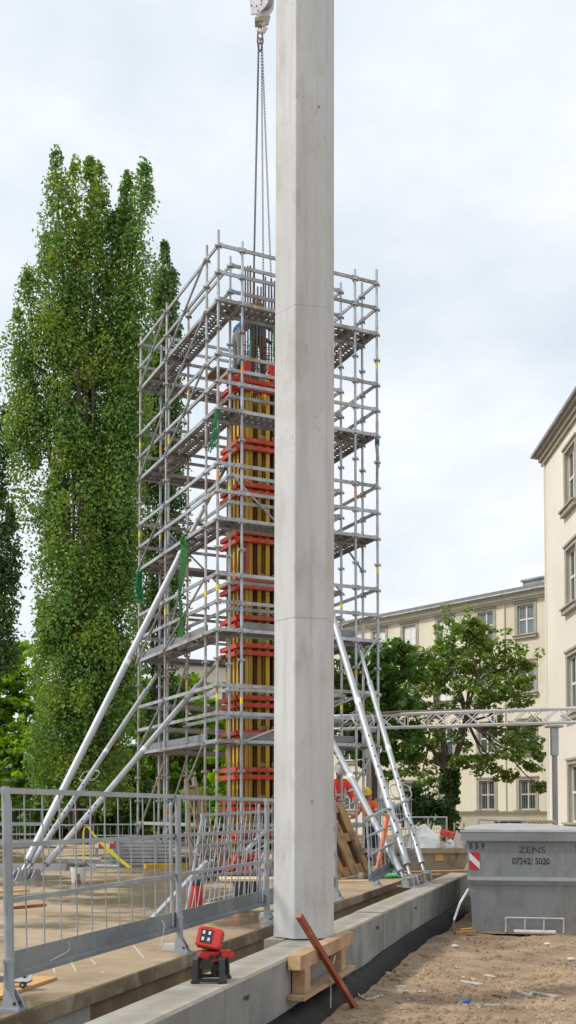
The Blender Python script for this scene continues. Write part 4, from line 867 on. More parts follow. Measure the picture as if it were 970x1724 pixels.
# barriers at the far side of the slab
def farb(label, px0, px1, ytop, ybot, d0, d1, nb=9): return barrier(label, at(px0, ybot, d0), at(px1, ybot + (ybot - HOR) * (d0 / d1 - 1), d1), at(px1, HOR + (ytop - HOR) * d0 / d1, d1), at(px0, ytop, d0), nb, toe=False)
farb('distant barrier panel standing before the hedge behind the silver strut feet', -20, 158, 1363, 1450, 22.5, 22.5, 9)
farb('distant low barrier panel with a rounded corner near the strut feet', -30, 86, 1386, 1448, 20.5, 20.5, 7)
farb('distant barrier panel beside the yellow lashing strap', 156, 236, 1388, 1450, 24, 24, 7)
farb('distant barrier panel standing behind the men on the slab', 640, 694, 1345, 1432, 23, 24.5, 8)

# ================================================================== people
def skin_obj(name, verts, edges, rad, m, parent, sub=1):
    me = bpy.data.meshes.new(name); off = W[parent].translation; me.from_pydata([tuple(Vector(v) - off) for v in verts], edges, []); o = bpy.data.objects.new('tmp', me); COL.objects.link(o)
    o.modifiers.new('skin', 'SKIN'); sv = me.skin_vertices[0].data
    for i, r in enumerate(rad): sv[i].radius = (r, r) if not isinstance(r, tuple) else r
    sv[0].use_root = True; su = o.modifiers.new('sub', 'SUBSURF'); su.levels = sub; su.render_levels = sub
    dg = bpy.context.evaluated_depsgraph_get(); dg.update(); me2 = bpy.data.meshes.new_from_object(o.evaluated_get(dg)); me2.name = name; bpy.data.objects.remove(o); me2.materials.clear(); me2.materials.append(M[m])
    me2.polygons.foreach_set('use_smooth', [True] * len(me2.polygons)); return place(bpy.data.objects.new(name, me2), parent, Matrix.Translation(off))
def person(label, base, yaw, jac, trs, helmet=None, lean=(0, 0), arms=None, glove='skin', band=True, sc=1.0, hat='half', headturn=(0, 0)):
    t = thing('person', label, 'person', base); rz = Matrix.Rotation(yaw, 4, 'Z'); Bm = Matrix.Translation(base) @ rz @ Matrix.Scale(sc, 4)
    up_ = Matrix.Translation((0, 0, .95)) @ Matrix.Rotation(-lean[0], 4, 'X') @ Matrix.Rotation(lean[1], 4, 'Y') @ Matrix.Translation((0, 0, -.95))
    def U(*a): return Bm @ (up_ @ V(*a))
    def Lw(*a): return Bm @ V(*a)
    pel = U(0, 0, .95); ches = U(0, .01, 1.30); nk = U(0, .0, 1.50); sh = {s: U(.19 * s, 0, 1.43) for s in (-1, 1)}
    arms = arms or {}
    el, wr = {}, {}
    for s in (-1, 1):
        a = arms.get(s, ((.06 * s, .02, -.29), (.05 * s, .14, -.52))); el[s] = sh[s] + (Bm.to_3x3() @ V(*a[0])); wr[s] = sh[s] + (Bm.to_3x3() @ V(*a[1]))
    hm = up_ @ Matrix.Translation((0, .02, 1.56)) @ Matrix.Rotation(headturn[1], 4, 'X') @ Matrix.Rotation(headturn[0], 4, 'Z')
    def Hd(*a): return Bm @ (hm @ V(*a))
    v = [pel, ches, nk, Hd(0, .01, .02), Hd(0, .015, .10), Hd(0, .0, .17)]; e = [(0, 1), (1, 2), (2, 3), (3, 4), (4, 5)]; r = [.11, .12, .052, .066, .088, .07]
    v += [Hd(0, .105, .075), Hd(.088, .0, .085), Hd(-.088, .0, .085)]; e += [(4, 6), (4, 7), (4, 8)]; r += [.014, .016, .016]
    for s in (-1, 1):
        i = len(v); v += [sh[s], el[s], wr[s]]; e += [(1, i), (i, i + 1), (i + 1, i + 2)]; r += [.055, .042, .028]
        hd = (wr[s] - el[s]).normalized(); sd_ = hd.cross(V(0, 0, 1)); sd_ = sd_.normalized() if sd_.length > .1 else V(1, 0, 0); dn = hd.cross(sd_)
        k = len(v); v.append(wr[s] + hd * .075); e.append((i + 2, k)); r.append((.038, .02))
        for f, (o_, l_) in enumerate(((-.03, .070), (-.010, .082), (.010, .078), (.030, .062))):
            n = len(v); v += [v[k] + hd * .03 + sd_ * o_, v[k] + hd * (.03 + l_ * .55) + sd_ * o_ * 1.1 + dn * .012, v[k] + hd * (.03 + l_ * .85) + sd_ * o_ * 1.1 + dn * .04]; e += [(k, n), (n, n + 1), (n + 1, n + 2)]; r += [.0095, .0088, .0075]
        n = len(v); v += [wr[s] + hd * .045 - sd_ * .045, wr[s] + hd * .085 - sd_ * .062 + dn * .015]; e += [(k, n), (n, n + 1)]; r += [.011, .009]
    for s in (-1, 1):
        i = len(v); v += [Lw(.10 * s, 0, .88), Lw(.115 * s, .02, .50), Lw(.12 * s, -.02, .09), Lw(.13 * s, .10, .04)]; e += [(0, i), (i, i + 1), (i + 1, i + 2), (i + 2, i + 3)]; r += [.08, .055, .04, .035]
    skin_obj('body', v, e, r, 'skin', t)
    jv = [U(0, 0, .86), U(0, 0, 1.02), U(0, .01, 1.25), U(0, 0, 1.42), U(0, .0, 1.49)]; je = [(0, 1), (1, 2), (2, 3), (3, 4)]; jr = [(.175, .13), (.165, .125), (.175, .135), (.13, .10), (.075, .075)]
    for s in (-1, 1):
        i = len(jv); jv += [sh[s] - (Bm.to_3x3() @ V(.02 * s, 0, 0)), el[s], el[s].lerp(wr[s], .88)]; je += [(3, i), (i, i + 1), (i + 1, i + 2)]; jr += [.085, .066, .052]
    j = skin_obj('jacket', jv, je, jr, jac, t)
    tv = [Lw(0, 0, .93), U(0, -.01, 1.04)]; te = [(0, 1)]; tr_ = [(.165, .13), (.15, .12)]
    for s in (-1, 1): i = len(tv); tv += [Lw(.10 * s, 0, .82), Lw(.115 * s, .02, .50), Lw(.12 * s, -.015, .12)]; te += [(0, i), (i, i + 1), (i + 1, i + 2)]; tr_ += [.105, .08, .07]
    skin_obj('trousers', tv, te, tr_, trs, t)
    for s in (-1, 1): b = MB(); mm = Bm @ Matrix.Translation((.125 * s, .04, .05)); b.box((0, 0, 0), (.10, .27, .08), mm); b.box((0, -.06, .06), (.10, .13, .08), mm); b.build('boot', 'black_pl', t)
    if band:
        for z in (1.02, 1.20):
            b = MB(); ring = [U(.183 * math.cos(a), .142 * math.sin(a), z) for a in np.linspace(0, 6.28, 17)[:-1]]; ring2 = [U(.183 * math.cos(a), .142 * math.sin(a), z + .055) for a in np.linspace(0, 6.28, 17)[:-1]]
            b.add(ring + ring2, [(i, (i + 1) % 16, 16 + (i + 1) % 16, 16 + i) for i in range(16)]); b.build('reflective_band', 'reflect', j)
        for s in (-1, 1):
            for (p, q, ra) in ((sh[s], el[s], .079), (el[s], wr[s], .066)): b = MB(); b.tube(p.lerp(q, .5), p.lerp(q, .66), ra, 10, cap=False); b.build('reflective_band', 'reflect', j)
            b = MB(); b.path([U(.10 * s, .135, 1.1), U(.105 * s, .13, 1.3), U(.105 * s, .06, 1.475), U(.10 * s, -.08, 1.47), U(.1 * s, -.13, 1.25)], .02, 5); b.build('reflective_band', 'reflect', j)
    if glove != 'skin':
        for s in (-1, 1):
            hd = (wr[s] - el[s]).normalized(); sd_ = hd.cross(V(0, 0, 1)); sd_ = sd_.normalized() if sd_.length > .1 else V(1, 0, 0); dn = hd.cross(sd_); k0 = wr[s] + hd * .08
            gv_ = [wr[s] - hd * .06, wr[s], k0]; ge = [(0, 1), (1, 2)]; gr = [.05, .045, (.05, .03)]
            for o_, l_ in ((-.036, .07), (-.012, .085), (.012, .08), (.036, .065)): n = len(gv_); gv_ += [k0 + hd * .03 + sd_ * o_, k0 + hd * (.03 + l_ * .6) + sd_ * o_ + dn * .02]; ge += [(2, n), (n, n + 1)]; gr += [.014, .012]
            n = len(gv_); gv_ += [k0 - hd * .02 - sd_ * .055, k0 + hd * .03 - sd_ * .07]; ge += [(2, n), (n, n + 1)]; gr += [.015, .013]
            skin_obj('glove', gv_, ge, gr, glove, t)
    for s in (-1, 1): b = MB(); b.lathe([(.001, -.010), (.008, -.006), (.0105, 0), (.008, .006), (.001, .01)], 8, Matrix.Translation(Hd(.033 * s, .088, .105))); b.build('eye', 'black_pl', t)
    b = MB(); b.path([Hd(-.025, .088, .03), Hd(0, .094, .028), Hd(.025, .088, .03)], .005, 5); b.build('mouth', 'red_wood', t)
    if helmet:
        hmw = Bm @ hm @ Matrix.Translation((0, .0, .135)); b = MB(); b.lathe([(.138, -.012), (.132, .0), (.13, .03), (.122, .075), (.098, .12), (.055, .148), (.01, .157)], 18, hmw @ Matrix.Diagonal((.9, 1.05, 1, 1)))
        b.hexa([hmw @ V(*q) for q in ((-.09, .10, -.014), (.09, .10, -.014), (.06, .185, -.022), (-.06, .185, -.022), (-.09, .10, -.002), (.09, .10, -.002), (.06, .185, -.014), (-.06, .185, -.014))])
        h = b.build('helmet', helmet, t, smooth=True)
        return t, h, hmw
    b = MB(); hmw = Bm @ hm @ Matrix.Translation((0, -.012, .13)); b.lathe([(.098, -.05), (.101, 0), (.095, .05), (.06, .09), (.01, .1)], 14, hmw); b.build('hair', 'black_pl', t, smooth=True); return t, None, None
def text(body, size, mtx, m, parent, name='lettering', ext=.0015, bold=0.0, sx=1.0):
    c = bpy.data.curves.new(name, 'FONT'); c.body = body; c.size = size; c.align_x = 'CENTER'; c.align_y = 'CENTER'; c.extrude = ext; c.offset = bold; c.resolution_u = 3
    o = bpy.data.objects.new('tmp', c); COL.objects.link(o); dg = bpy.context.evaluated_depsgraph_get(); dg.update(); me = bpy.data.meshes.new_from_object(o.evaluated_get(dg)); bpy.data.objects.remove(o); me.name = name; me.materials.clear(); me.materials.append(M[m])
    if sx != 1: me.transform(Matrix.Diagonal((sx, 1, 1, 1)))
    return place(bpy.data.objects.new(name, me), parent, mtx)
b_ = at(566, 1366, 21.7); b_.z = ZS
box_ = MB(); box_.box(b_ + V(.08, .05, .11), (.7, .5, .218)); tag(box_.build('timber_crate', 'old_wood'), 'grey timber block under the feet of the red-jacketed man', 'timber block')
pr, hl, hmw = person('man in red hi-vis jacket and white lettered helmet bending behind the wooden pallet', b_ + V(.0, .05, .22), R(205), 'hivis_red', 'navy', 'white_paint', lean=(.30, .06), arms={1: ((.05, .10, -.27), (.02, .30, -.40)), -1: ((-.08, .06, -.28), (-.10, .28, -.42))}, sc=1.04, headturn=(0, -.2))
text('ZÜB', .075, hmw @ Matrix.Translation((0, .146, .045)) @ Matrix.Rotation(math.pi, 4, 'Z') @ Matrix.Rotation(R(78), 4, 'X'), 'red_sign', hl, bold=.002)
b_ = at(623, 1366, 24.2); b_.z = ZS
person('man in orange hi-vis vest and yellow helmet standing among the barriers', b_, R(150), 'hivis_orange', 'navy', 'yellow_helmet', lean=(.12, .03), arms={1: ((.12, .06, -.27), (.16, .26, -.34)), -1: ((-.1, .04, -.28), (-.04, .25, -.36))}, sc=.90, headturn=(.35, -.1))
b_ = S(1.60, 2.92, 10.815); person('man in blue jacket and grey trousers bending over the rebar cage on the formwork', b_, R(-64), 'blue', 'grey_cloth', None, lean=(.75, .0), band=False, arms={1: ((.05, .2, -.2), (.02, .42, -.3)), -1: ((-.05, .2, -.2), (-.02, .42, -.3))}, glove='navy')
b_ = S(2.10, 2.98, 10.815); person('man in dark trousers and yellow gloves behind the rebar cage on the formwork', b_, R(175), 'blue', 'navy', None, lean=(.25, .0), band=False, arms={1: ((.04, .2, -.16), (-.06, .42, -.08)), -1: ((-.04, .2, -.16), (.06, .42, -.08))}, glove='yellow')

# ================================================================== grey skip
sk0 = gnd(796, 1571, 0); YAW = R(-11)
skm = Matrix.Translation(sk0) @ Matrix.Rotation(YAW, 4, 'Z')
def sp(x, y, z): return skm @ V(x, y, z)
sk = thing('grey_skip', 'closed grey waste skip with black stencilled lettering on the dirt', 'skip', sk0)
kx = (sp(0, 0, 0).y) / F
w0, wb, wt = 1.66, 1.80, 1.86; xb = -.06; xt = -.08
def ring(x0, x1, y0, y1, z): return [sp(x0, y0, z), sp(x1, y0, z), sp(x1, y1, z), sp(x0, y1, z)]
zB, zTp = .70, 1.215
b = MB(); b.hexa(ring(0, w0, 0, 3.0, .02) + ring(xb + .03, xb + wb - .03, -.13, 3.2, zB)); b.build('lower_body', 'skip', sk)
b = MB(); b.hexa(ring(xb, xb + wb, -.16, 3.24, zB + .002) + ring(xb - .0, xb + wb, -.16, 3.24, zB + .05)); b.build('rib', 'skip_rim', sk)
b = MB(); b.hexa(ring(xb + .0, xb + wb, -.135, 3.2, zB - .055) + ring(xb, xb + wb, -.155, 3.24, zB)); b.build('rib', 'skip', sk)
b = MB(); b.hexa(ring(xb + .015, xb + wb - .015, -.135, 3.2, zB + .052) + ring(xt + .005, xt + wt - .02, -.19, 3.3, zTp)); ub = b.build('upper_body', 'skip', sk)
b = MB(); b.hexa(ring(xt - .06, xt + wt + .08, -.235, 3.34, zTp + .001) + ring(xt - .065, xt + wt + .085, -.245, 3.35, zTp + .115)); b.build('rim', 'skip', sk)
b = MB(); b.hexa(ring(xt - .07, xt + wt + .09, -.25, 3.36, zTp + .117) + ring(xt - .07, xt + wt + .09, -.245, 3.36, zTp + .143)); b.build('rim_edge', 'skip_rim', sk)
b = MB(); nxl, nyl = 9, 12; vs = []
for j in range(nyl + 1):
    for i in range(nxl + 1):
        u, w = i / nxl, j / nyl; z = zTp + .145 + .055 * (math.sin(math.pi * min(1, u * 1.15)) ** .7 * min(1, w * 4) ** .8) + .008 * random.random() - .03 * u; vs.append(sp(xt - .05 + (wt + .12) * u, -.225 + 3.55 * w, z))
b.add(vs, [(j * (nxl + 1) + i, j * (nxl + 1) + i + 1, (j + 1) * (nxl + 1) + i + 1, (j + 1) * (nxl + 1) + i) for j in range(nyl) for i in range(nxl)]); b.build('lid', 'skip_lid', sk, smooth=True)
# lettering and reflector lie on the sloping upper front
fA_, fB_ = sp(xb + .015, -.135, zB + .052), sp(xt + .005, -.19, zTp); fx = (sp(1, 0, 0) - sp(0, 0, 0)); fup = (fB_ - fA_).normalized(); fup = (fup - fx * fup.dot(fx)).normalized(); fn = fx.cross(fup)
def front(px, py):
    d = ray(px, py); o = V(0, 0, CAMZ); t_ = (fA_ - o).dot(fn) / d.dot(fn); m = Matrix((fx, fup, fn)).transposed().to_4x4(); m.translation = o + d * t_ + fn * .0015; return m
text('ZENS', .118, front(896, 1431.5), 'black_ink', ub, sx=1.22)
text('07242/ 5020', .118, front(894, 1450.5), 'black_ink', ub, bold=.002, sx=.80)
text('5 5 9', .105, front(803, 1424.8), 'black_ink', ub, bold=.003, sx=.92); text('5 5 9', .105, front(982, 1424.3), 'black_ink', ub, bold=.003, sx=.92)
m = front(799, 1449); w, h = .135, .225
b = MB(); b.box((0, 0, 0), (w, h, .004), m); pl = b.build('reflector_plate', 'white_sign', ub)
b = MB(); b.prism([(-w / 2, h / 2), (w / 2, -.02), (w / 2, h / 2)], .0025, .004, m @ Matrix.Identity(4)); b.prism([(-w / 2, .02), (-w / 2, -h / 2), (w / 2, -h / 2)], .0025, .004, m); b.build('red_stripe', 'red_sign', pl)
for px, py in ((819, 1430), (966, 1430)): b = MB(); mq = front(px, py); b.box((0, 0, .006), (.012, .04, .02), mq); b.build('lashing_lug', 'skip_rim', ub)
b = MB(); l0 = [(.46, .02), (1.13, .02)]
def lb(x, z): return sp(x, -.055 - z * .19, z)
x0_, x1_ = .43, 1.16
b.tube(lb(x0_, .03), lb(x0_, .22), .010, 6); b.tube(lb(x1_, .03), lb(x1_, .22), .010, 6); b.tube(lb(x0_, .22), lb(x1_, .22), .010, 6)
for f in (.33, .66): b.tube(lb(x0_ + (x1_ - x0_) * f, .03), lb(x0_ + (x1_ - x0_) * f, .22), .010, 6)
for x in (x0_, x1_):
    for z in (.04, .2): b.tube(lb(x, z), lb(x, z) + V(0, .07, 0), .008, 5)
b.tube(lb(x0_ + .1, .035) , lb(x1_ - .1, .035), .03, 8); b.build('guard_bracket', 'concrete_bag', sk)
b = MB(); b.hexa(ring(-.015, w0 + .015, -.015, 3.0, .0) + ring(-.015, w0 + .015, -.015, 3.0, .022)); b.build('skid', 'rusty_skip', sk)
b = MB(); b.lathe([(.03, 0), (.045, .012), (.02, .025)], 8, Matrix.Translation(sp(xt - .05, -.15, zTp + .145))); b.build('lifting_pin', 'skip_rim', sk)
c0 = sp(1.66, .6, zTp + .2); b = MB(); b.hexa([c0 + V(*q) for q in ((0, 0, 0), (.6, -.05, 0), (.6, .4, 0), (0, .45, 0), (-.08, 0, .17), (.6, -.05, .14), (.6, .4, .14), (-.05, .5, .16))]); tag(b.build('orange_box', 'ply'), 'orange box corner lying on the grey skip lid', 'box')
c0 = at(915, 1384, 19.5); b = MB()
for i in range(7): b.tube(c0 + V(-.2 + .07 * i, 0, 0), c0 + V(-.2 + .07 * i, .3, .0), .035, 6)
tag(b.build('yellow_bundle', 'rusty_skip'), 'dark bundle of short pipes lying behind the grey skip lid', 'pipe bundle')

# ================================================================== rusty skip with rubbish
d2 = 21.0; r0 = at(645, 1428, d2); z2 = r0.z
q0, q1 = at(640, 1366, d2), at(792, 1366, d2)
s2 = thing('rusty_skip', 'rusty open skip heaped with white sheeting behind the low wall', 'skip', V(q0.x, d2, 0))
def r2(x0, x1, y0, y1, z): return [V(x0, y0, z), V(x1, y0, z), V(x1, y1, z), V(x0, y1, z)]
b = MB(); b.hexa(r2(q0.x + .1, q1.x - .25, d2 + .12, d2 + 2.2, .02) + r2(q0.x, q1.x, d2, d2 + 2.4, z2 - .08)); b.build('tub', 'rusty_skip', s2)
b = MB(); b.hexa(r2(q0.x - .03, q1.x + .03, d2 - .05, d2 + .06, z2 - .10) + r2(q0.x - .03, q1.x + .03, d2 - .05, d2 + .06, z2)); b.build('rim', 'rusty_skip', s2)
b = MB(); b.hexa(r2(q0.x + .02, q1.x - .15, d2 + .02, d2 + .1, .36) + r2(q0.x + .02, q1.x - .13, d2 - .02, d2 + .1, .46)); b.build('rib', 'old_wood', s2)
b = MB(); c = at(740, 1441, d2 + .0); c.y = d2 - .005 + .02; b.box((c.x, d2 + .01, c.z), (.17, .03, .2)); b.build('yellow_plate', 'ply', s2)
def heap(name, m, label, cat, pts, h, seed, jag=.06):
    rg = random.Random(seed); b = MB(); n = len(pts); cx = sum(p.x for p in pts) / n; cy = sum(p.y for p in pts) / n; z = pts[0].z; rows = [pts]; 
    for f, hz in ((.8, .55), (.5, .9), (.2, 1.0)): rows.append([V(cx + (p.x - cx) * f + rg.uniform(-jag, jag), cy + (p.y - cy) * f + rg.uniform(-jag, jag), z + h * hz * rg.uniform(.75, 1.1)) for p in pts])
    vs = [p for r_ in rows for p in r_]; b.add(vs, [(k * n + i, k * n + (i + 1) % n, (k + 1) * n + (i + 1) % n, (k + 1) * n + i) for k in range(3) for i in range(n)] + [tuple(range(3 * n, 4 * n))])
    return tag(b.build(name, m, origin=pts[0]), label, cat)
def loop(px0, px1, d, dep, z, n=12): 
    a, c = at(px0, 1366, d), at(px1, 1366, d); cx, rx = (a.x + c.x) / 2, (c.x - a.x) / 2; return [V(cx + rx * math.cos(t), d + dep / 2 + dep / 2 * math.sin(t), z) for t in np.linspace(0, 6.283, n + 1)[:-1]]
heap('white_sheeting', 'tarp', 'crumpled white sheeting heaped in the rusty skip', 'sheeting', loop(688, 750, d2 + .2, 1.2, z2 - .06), .48, 3)
heap('rubble_sack', 'concrete_bag', 'dirty pale sacks and scraps between sheeting and grey skip', 'sack', loop(742, 778, d2 + .15, .9, z2 - .06), .16, 9)
heap('white_sack', 'tarp', 'small white sack in the rusty skip beside the grey skip', 'sack', loop(754, 768, d2 + .1, .4, z2 - .04), .2, 5)
b = MB(); b.bar(at(744, 1402, d2 + .9), at(766, 1408, d2 + .7), .12, .12); b.bar(at(748, 1400, d2 + 1), at(764, 1404, d2 + 1), .05, .1); tag(b.build('red_beam', 'red'), 'dull red steel piece lying on the rubbish in the rusty skip', 'steel beam')
b = MB(); a = at(768, 1424, d2 + .02); b.lathe([(.06, 0), (.13, 0), (.03, .3), (.02, .36)], 10, Matrix.Translation(V(a.x + .05, d2 + .2, z2 - .02))); tag(b.build('plastic_cone', 'concrete_bag', smooth=True), 'whitish cone standing at the rusty skip end', 'cone')
for i, (x0, y0, x1, y1, dd, lb_) in enumerate(((670, 1470, 786, 1467, 18.6, 'long new plank lying across the slab corner before the rusty skip'), (662, 1475, 745, 1474, 18.0, 'shorter plank lying under the long plank before the rusty skip'))):
    p, q = at(x0, y0, dd), at(x1, y1, dd + .3); b = MB(); b.bar(p, q, .24, .05); tag(b.build('plank', 'wood'), lb_, 'plank')
b = MB(); p = at(668, 1478, 17.6); b.bar(V(p.x, p.y, .40), V(p.x + .9, p.y + .4, .40), .3, .06); 

# ================================================================== truss gantry over the site exit
pl_, pr_ = at(566, 1205, 25.2), at(1110, 1191.5, 22.6); pl_.z = pr_.z = (pl_.z + at(970, 1195, 23.3).z) / 2
tru = thing('truss_gantry', 'white lattice truss spanning from the scaffold to the tall building side', 'truss', pl_); ax = (pr_ - pl_).normalized(); ay = V(-ax.y, ax.x, 0); H_ = .30
for (dy, dz, r) in ((-.14, 0, .029), (.14, 0, .029), (-.14, -H_, .025), (.14, -H_, .025)): b = MB(); b.tube(pl_ + ay * dy + V(0, 0, dz), pr_ + ay * dy + V(0, 0, dz), r, 8); b.build('chord', 'white_paint', tru, smooth=True)
ln = (pr_ - pl_).length; nb = int(ln / .34)
pat = [0, 1, 0, 2]
for dy in (-.14, .14):
    for i in range(nb):
        x0, x1 = i * .34, (i + 1) * .34; a = pl_ + ay * dy; k = i % 6
        b = MB()
        if k == 5: b.tube(a + ax * x0, a + ax * x0 + V(0, 0, -H_), .014, 6)
        if k in (1, 3): b.tube(a + ax * x0, a + ax * x1 + V(0, 0, -H_), .0125, 6); b.tube(a + ax * (x0) + V(0, 0, -H_), a + ax * x1, .0125, 6)
        elif k in (0, 2): b.tube(a + ax * x0 + V(0, 0, -H_), a + ax * x1, .0125, 6)
        elif k == 4: b.tube(a + ax * x0, a + ax * x1 + V(0, 0, -H_), .0125, 6)
        if b.v: b.build('lattice_bar', 'white_paint', tru)
b = MB(); b.path([at(x, y, 24.6) + V(0, -.1, .03) for x, y in ((612, 1206), (640, 1203.5), (680, 1201.5), (730, 1200), (790, 1199), (830, 1198.5))], [.01, .035, .04, .035, .04, .01], 6); tag(b.build('cable_run', 'old_wood', smooth=True), 'brown cable bundle lying along the white truss top', 'cable')
for px, dd, lb_ in ((935, 23.55, 'grey-blue steel post carrying the truss beside the tall building'), (621, 24.9, 'grey steel post carrying the truss end behind the scaffold')):
    p = at(px, 1366, dd); tp = thing('truss_post', lb_, 'post', V(p.x, p.y, 0)); zt = pl_.z - H_ - .05; b = MB(); b.tube(V(p.x, p.y, 0), V(p.x, p.y, zt), .062, 10); b.build('pole', 'skip_rim', tp, smooth=True)
    b = MB(); b.box((p.x, p.y, zt - .35), (.15, .15, .6)); b.box((p.x, p.y, zt - .02), (.34, .34, .04)); b.build('clamp', 'galv', tp)
    b = MB(); b.box((p.x, p.y, .03), (.4, .4, .05)); b.build('base_plate', 'galv_dull', tp)

# ================================================================== mesh fence by the bush, posts before the terrace wall
fm = thing('mesh_fence', 'green wire mesh fence before the bush by the terrace wall', 'fence', at(692, 1366, 40)); a, c = at(690, 1376, 40), at(752, 1376, 40); zb = .2
b = MB(); b.tube(a, c, .03, 6); b.build('top_rail', 'galv', fm)
for f in (0, .5, 1): p = a.lerp(c, f); b = MB(); b.tube(V(p.x, p.y, 0), V(p.x, p.y, p.z + .02), .035, 6); b.build('fence_post', 'galv', fm)
b = MB()
for i in range(1, 22): p = a.lerp(c, i / 22); b.tube(V(p.x, p.y, zb), p, .006, 4)
for i in range(8): b.tube(V(a.x, a.y, zb + .15 * i), V(c.x, c.y, zb + .15 * i), .006, 4)
w_ = b.build('wire_mesh', 'mesh_green', fm); w_['kind'] = 'stuff'
for px, y, lb_ in ((765, 1385, 'thin grey rod standing before the terrace wall, next to the mesh fence'), (781, 1386, 'thin grey rod standing before the terrace wall, above the grey skip corner')): p = at(px, y, 38); b = MB(); b.tube(V(p.x, p.y, 0), p, .03, 6); b.tube(V(p.x, p.y, 0), V(p.x, p.y, .05), .07, 8); tag(b.build('steel_rod', 'galv_dull'), lb_, 'rod')
rl = thing('pipe_railing', 'grey pipe railing along the terrace wall behind the grey skip', 'railing', at(806, 1379, 42)); pts = [at(806, 1380, 42), at(840, 1381.5, 42), at(880, 1382, 42), at(935, 1382, 42)]
b = MB(); b.path(pts, .035, 6); b.build('rail', 'galv', rl)
for p in pts[:3]: b = MB(); b.tube(V(p.x, p.y, 0), p, .035, 6); b.build('railing_post', 'galv', rl)

# ================================================================== pallet leaning behind the slab-edge barrier
a, bq, c, d = gnd(560, 1484, ZS), at(615, 1466, 18.9), at(594, 1357, 18.1), at(541, 1370, 18.0)
pal = thing('wooden_pallet', 'brown wooden pallet tipped on end before the red-jacketed man', 'pallet', a)
ex, ey = (bq - a), (d - a); wP, hP = ex.length, ey.length * .88; ex = ex.normalized(); ez = ex.cross(ey).normalized(); ey = ez.cross(ex); mP = Matrix((ex, ey, ez)).transposed().to_4x4(); mP.translation = a
def slat(x0, x1, y0, y1, z0, z1, nm): b = MB(); b.box(((x0 + x1) / 2, (y0 + y1) / 2, (z0 + z1) / 2), (x1 - x0 - .004, y1 - y0 - .004, z1 - z0), mP); b.build(nm, 'pallet', pal)
for x in (0, wP * .38, wP * .80): slat(x, x + wP * .18, 0, hP, .10, .122, 'deck_slat')
for x in (wP * .20, wP * .58): slat(x, x + wP * .13, .02, hP, -.02, .0, 'deck_slat')
for x in (0, wP * .41, wP * .82): slat(x, x + wP * .16, 0, hP, -.022, -.001, 'deck_slat')
for y in (0, hP * .45, hP * .88):
    slat(0, wP, y, y + hP * .12, .078, .098, 'cross_slat'); 
    for x in (0, wP * .42, wP * .84): slat(x, x + wP * .16, y, y + hP * .12, .002, .075, 'block')
b = MB(); b.bar(at(653, 1372, 15.6), at(636, 1462, 15.5), .05, .05); tag(b.build('orange_pipe', 'orange_pipe'), 'slanting orange pipe behind the crooked barrier panel', 'pipe')
b = MB(); b.path([at(652, 1425, 15.7), at(658, 1440, 15.7), at(660, 1455, 15.7), at(655, 1468, 15.7)], .05, 7); tag(b.build('green_hose', 'green_strap', smooth=True), 'bunched green hose hanging behind the crooked barrier panel', 'hose')
p = gnd(653, 1479, ZS); bo = thing('bottle_pack', 'crumpled green plastic bottles lying on the slab under the barrier', 'bottles', p)
for i in range(3):
    q = p + V(-.12 + .09 * i, .04 * (i % 2), .045); b = MB(); b.lathe([(.012, 0), (.04, .01), (.043, .06), (.036, .09), (.043, .12), (.04, .17), (.015, .22), (.013, .25)], 9, frame(q, q + V(1, .25 * (i - 1), .02)) @ Matrix.Rotation(R(90), 4, 'Y')); b.build('bottle', 'bottle', bo, smooth=True)
p = gnd(590, 1486, ZS); b = MB(); b.box(p + V(.05, .25, .012), (.6, .22, .02)); tag(b.build('loose_board', 'pale_ply'), 'pale loose board lying on the slab under the wooden pallet', 'board')
for i, (x, y) in enumerate(((575, 1503), (590, 1498))): pass

# ================================================================== red work light on the low wall
wc = gnd(357, 1652, ZW); wk = thing('work_light', 'red and black work light on folding legs standing on the low wall', 'lamp', wc)
vx = V(.93, .36, 0); vy = V(-.36, .93, 0); mW = Matrix((vx, vy, V(0, 0, 1))).transposed().to_4x4(); mW.translation = wc
def wp(x, y, z): return mW @ V(x, y, z)
mh = mW @ Matrix.Translation((-.015, -.005, .262)) @ Matrix.Rotation(R(-24), 4, 'Z') @ Matrix.Rotation(R(-16), 4, 'X') @ Matrix.Rotation(R(10), 4, 'Y')
b = MB(); c8 = lambda sx, sz, y: [mh @ V(-sx, y, -sz), mh @ V(sx, y, -sz), mh @ V(sx, y, sz), mh @ V(-sx, y, sz)]
def cham(sx, sz, y, k=.012): return [mh @ V(*q) for q in ((-sx + k, y, -sz), (sx - k, y, -sz), (sx, y, -sz + k), (sx, y, sz - k), (sx - k, y, sz), (-sx + k, y, sz), (-sx, y, sz - k), (-sx, y, -sz + k))]
rows_ = [cham(.07, .055, -.060), cham(.079, .064, -.048), cham(.079, .064, .03), cham(.066, .052, .062)]; vs = [p for r_ in rows_ for p in r_]
b.add(vs, [tuple(range(8)), tuple(reversed(range(24, 32)))] + [(k * 8 + i, (k + 1) * 8 + i, (k + 1) * 8 + (i + 1) % 8, k * 8 + (i + 1) % 8) for k in range(3) for i in range(8)]); hd_ = b.build('lamp_head', 'red_light', wk)
b = MB(); b.box((-.016, -.0615, .004), (.072, .006, .082), mh); b.build('lens_plate', 'black_pl', hd_)
for x in (-.034, .002):
    for z in (-.016, .024): b = MB(); b.box((x, -.066, z), (.015, .005, .021), mh); b.tube(mh @ V(x, -.067, z), mh @ V(x, -.07, z), .006, 8); b.build('led', 'led', hd_)
b = MB(); b.tube(wp(-.03, 0, .19), wp(.04, 0, .19), .02, 8); b.build('hinge', 'black_pl', wk)
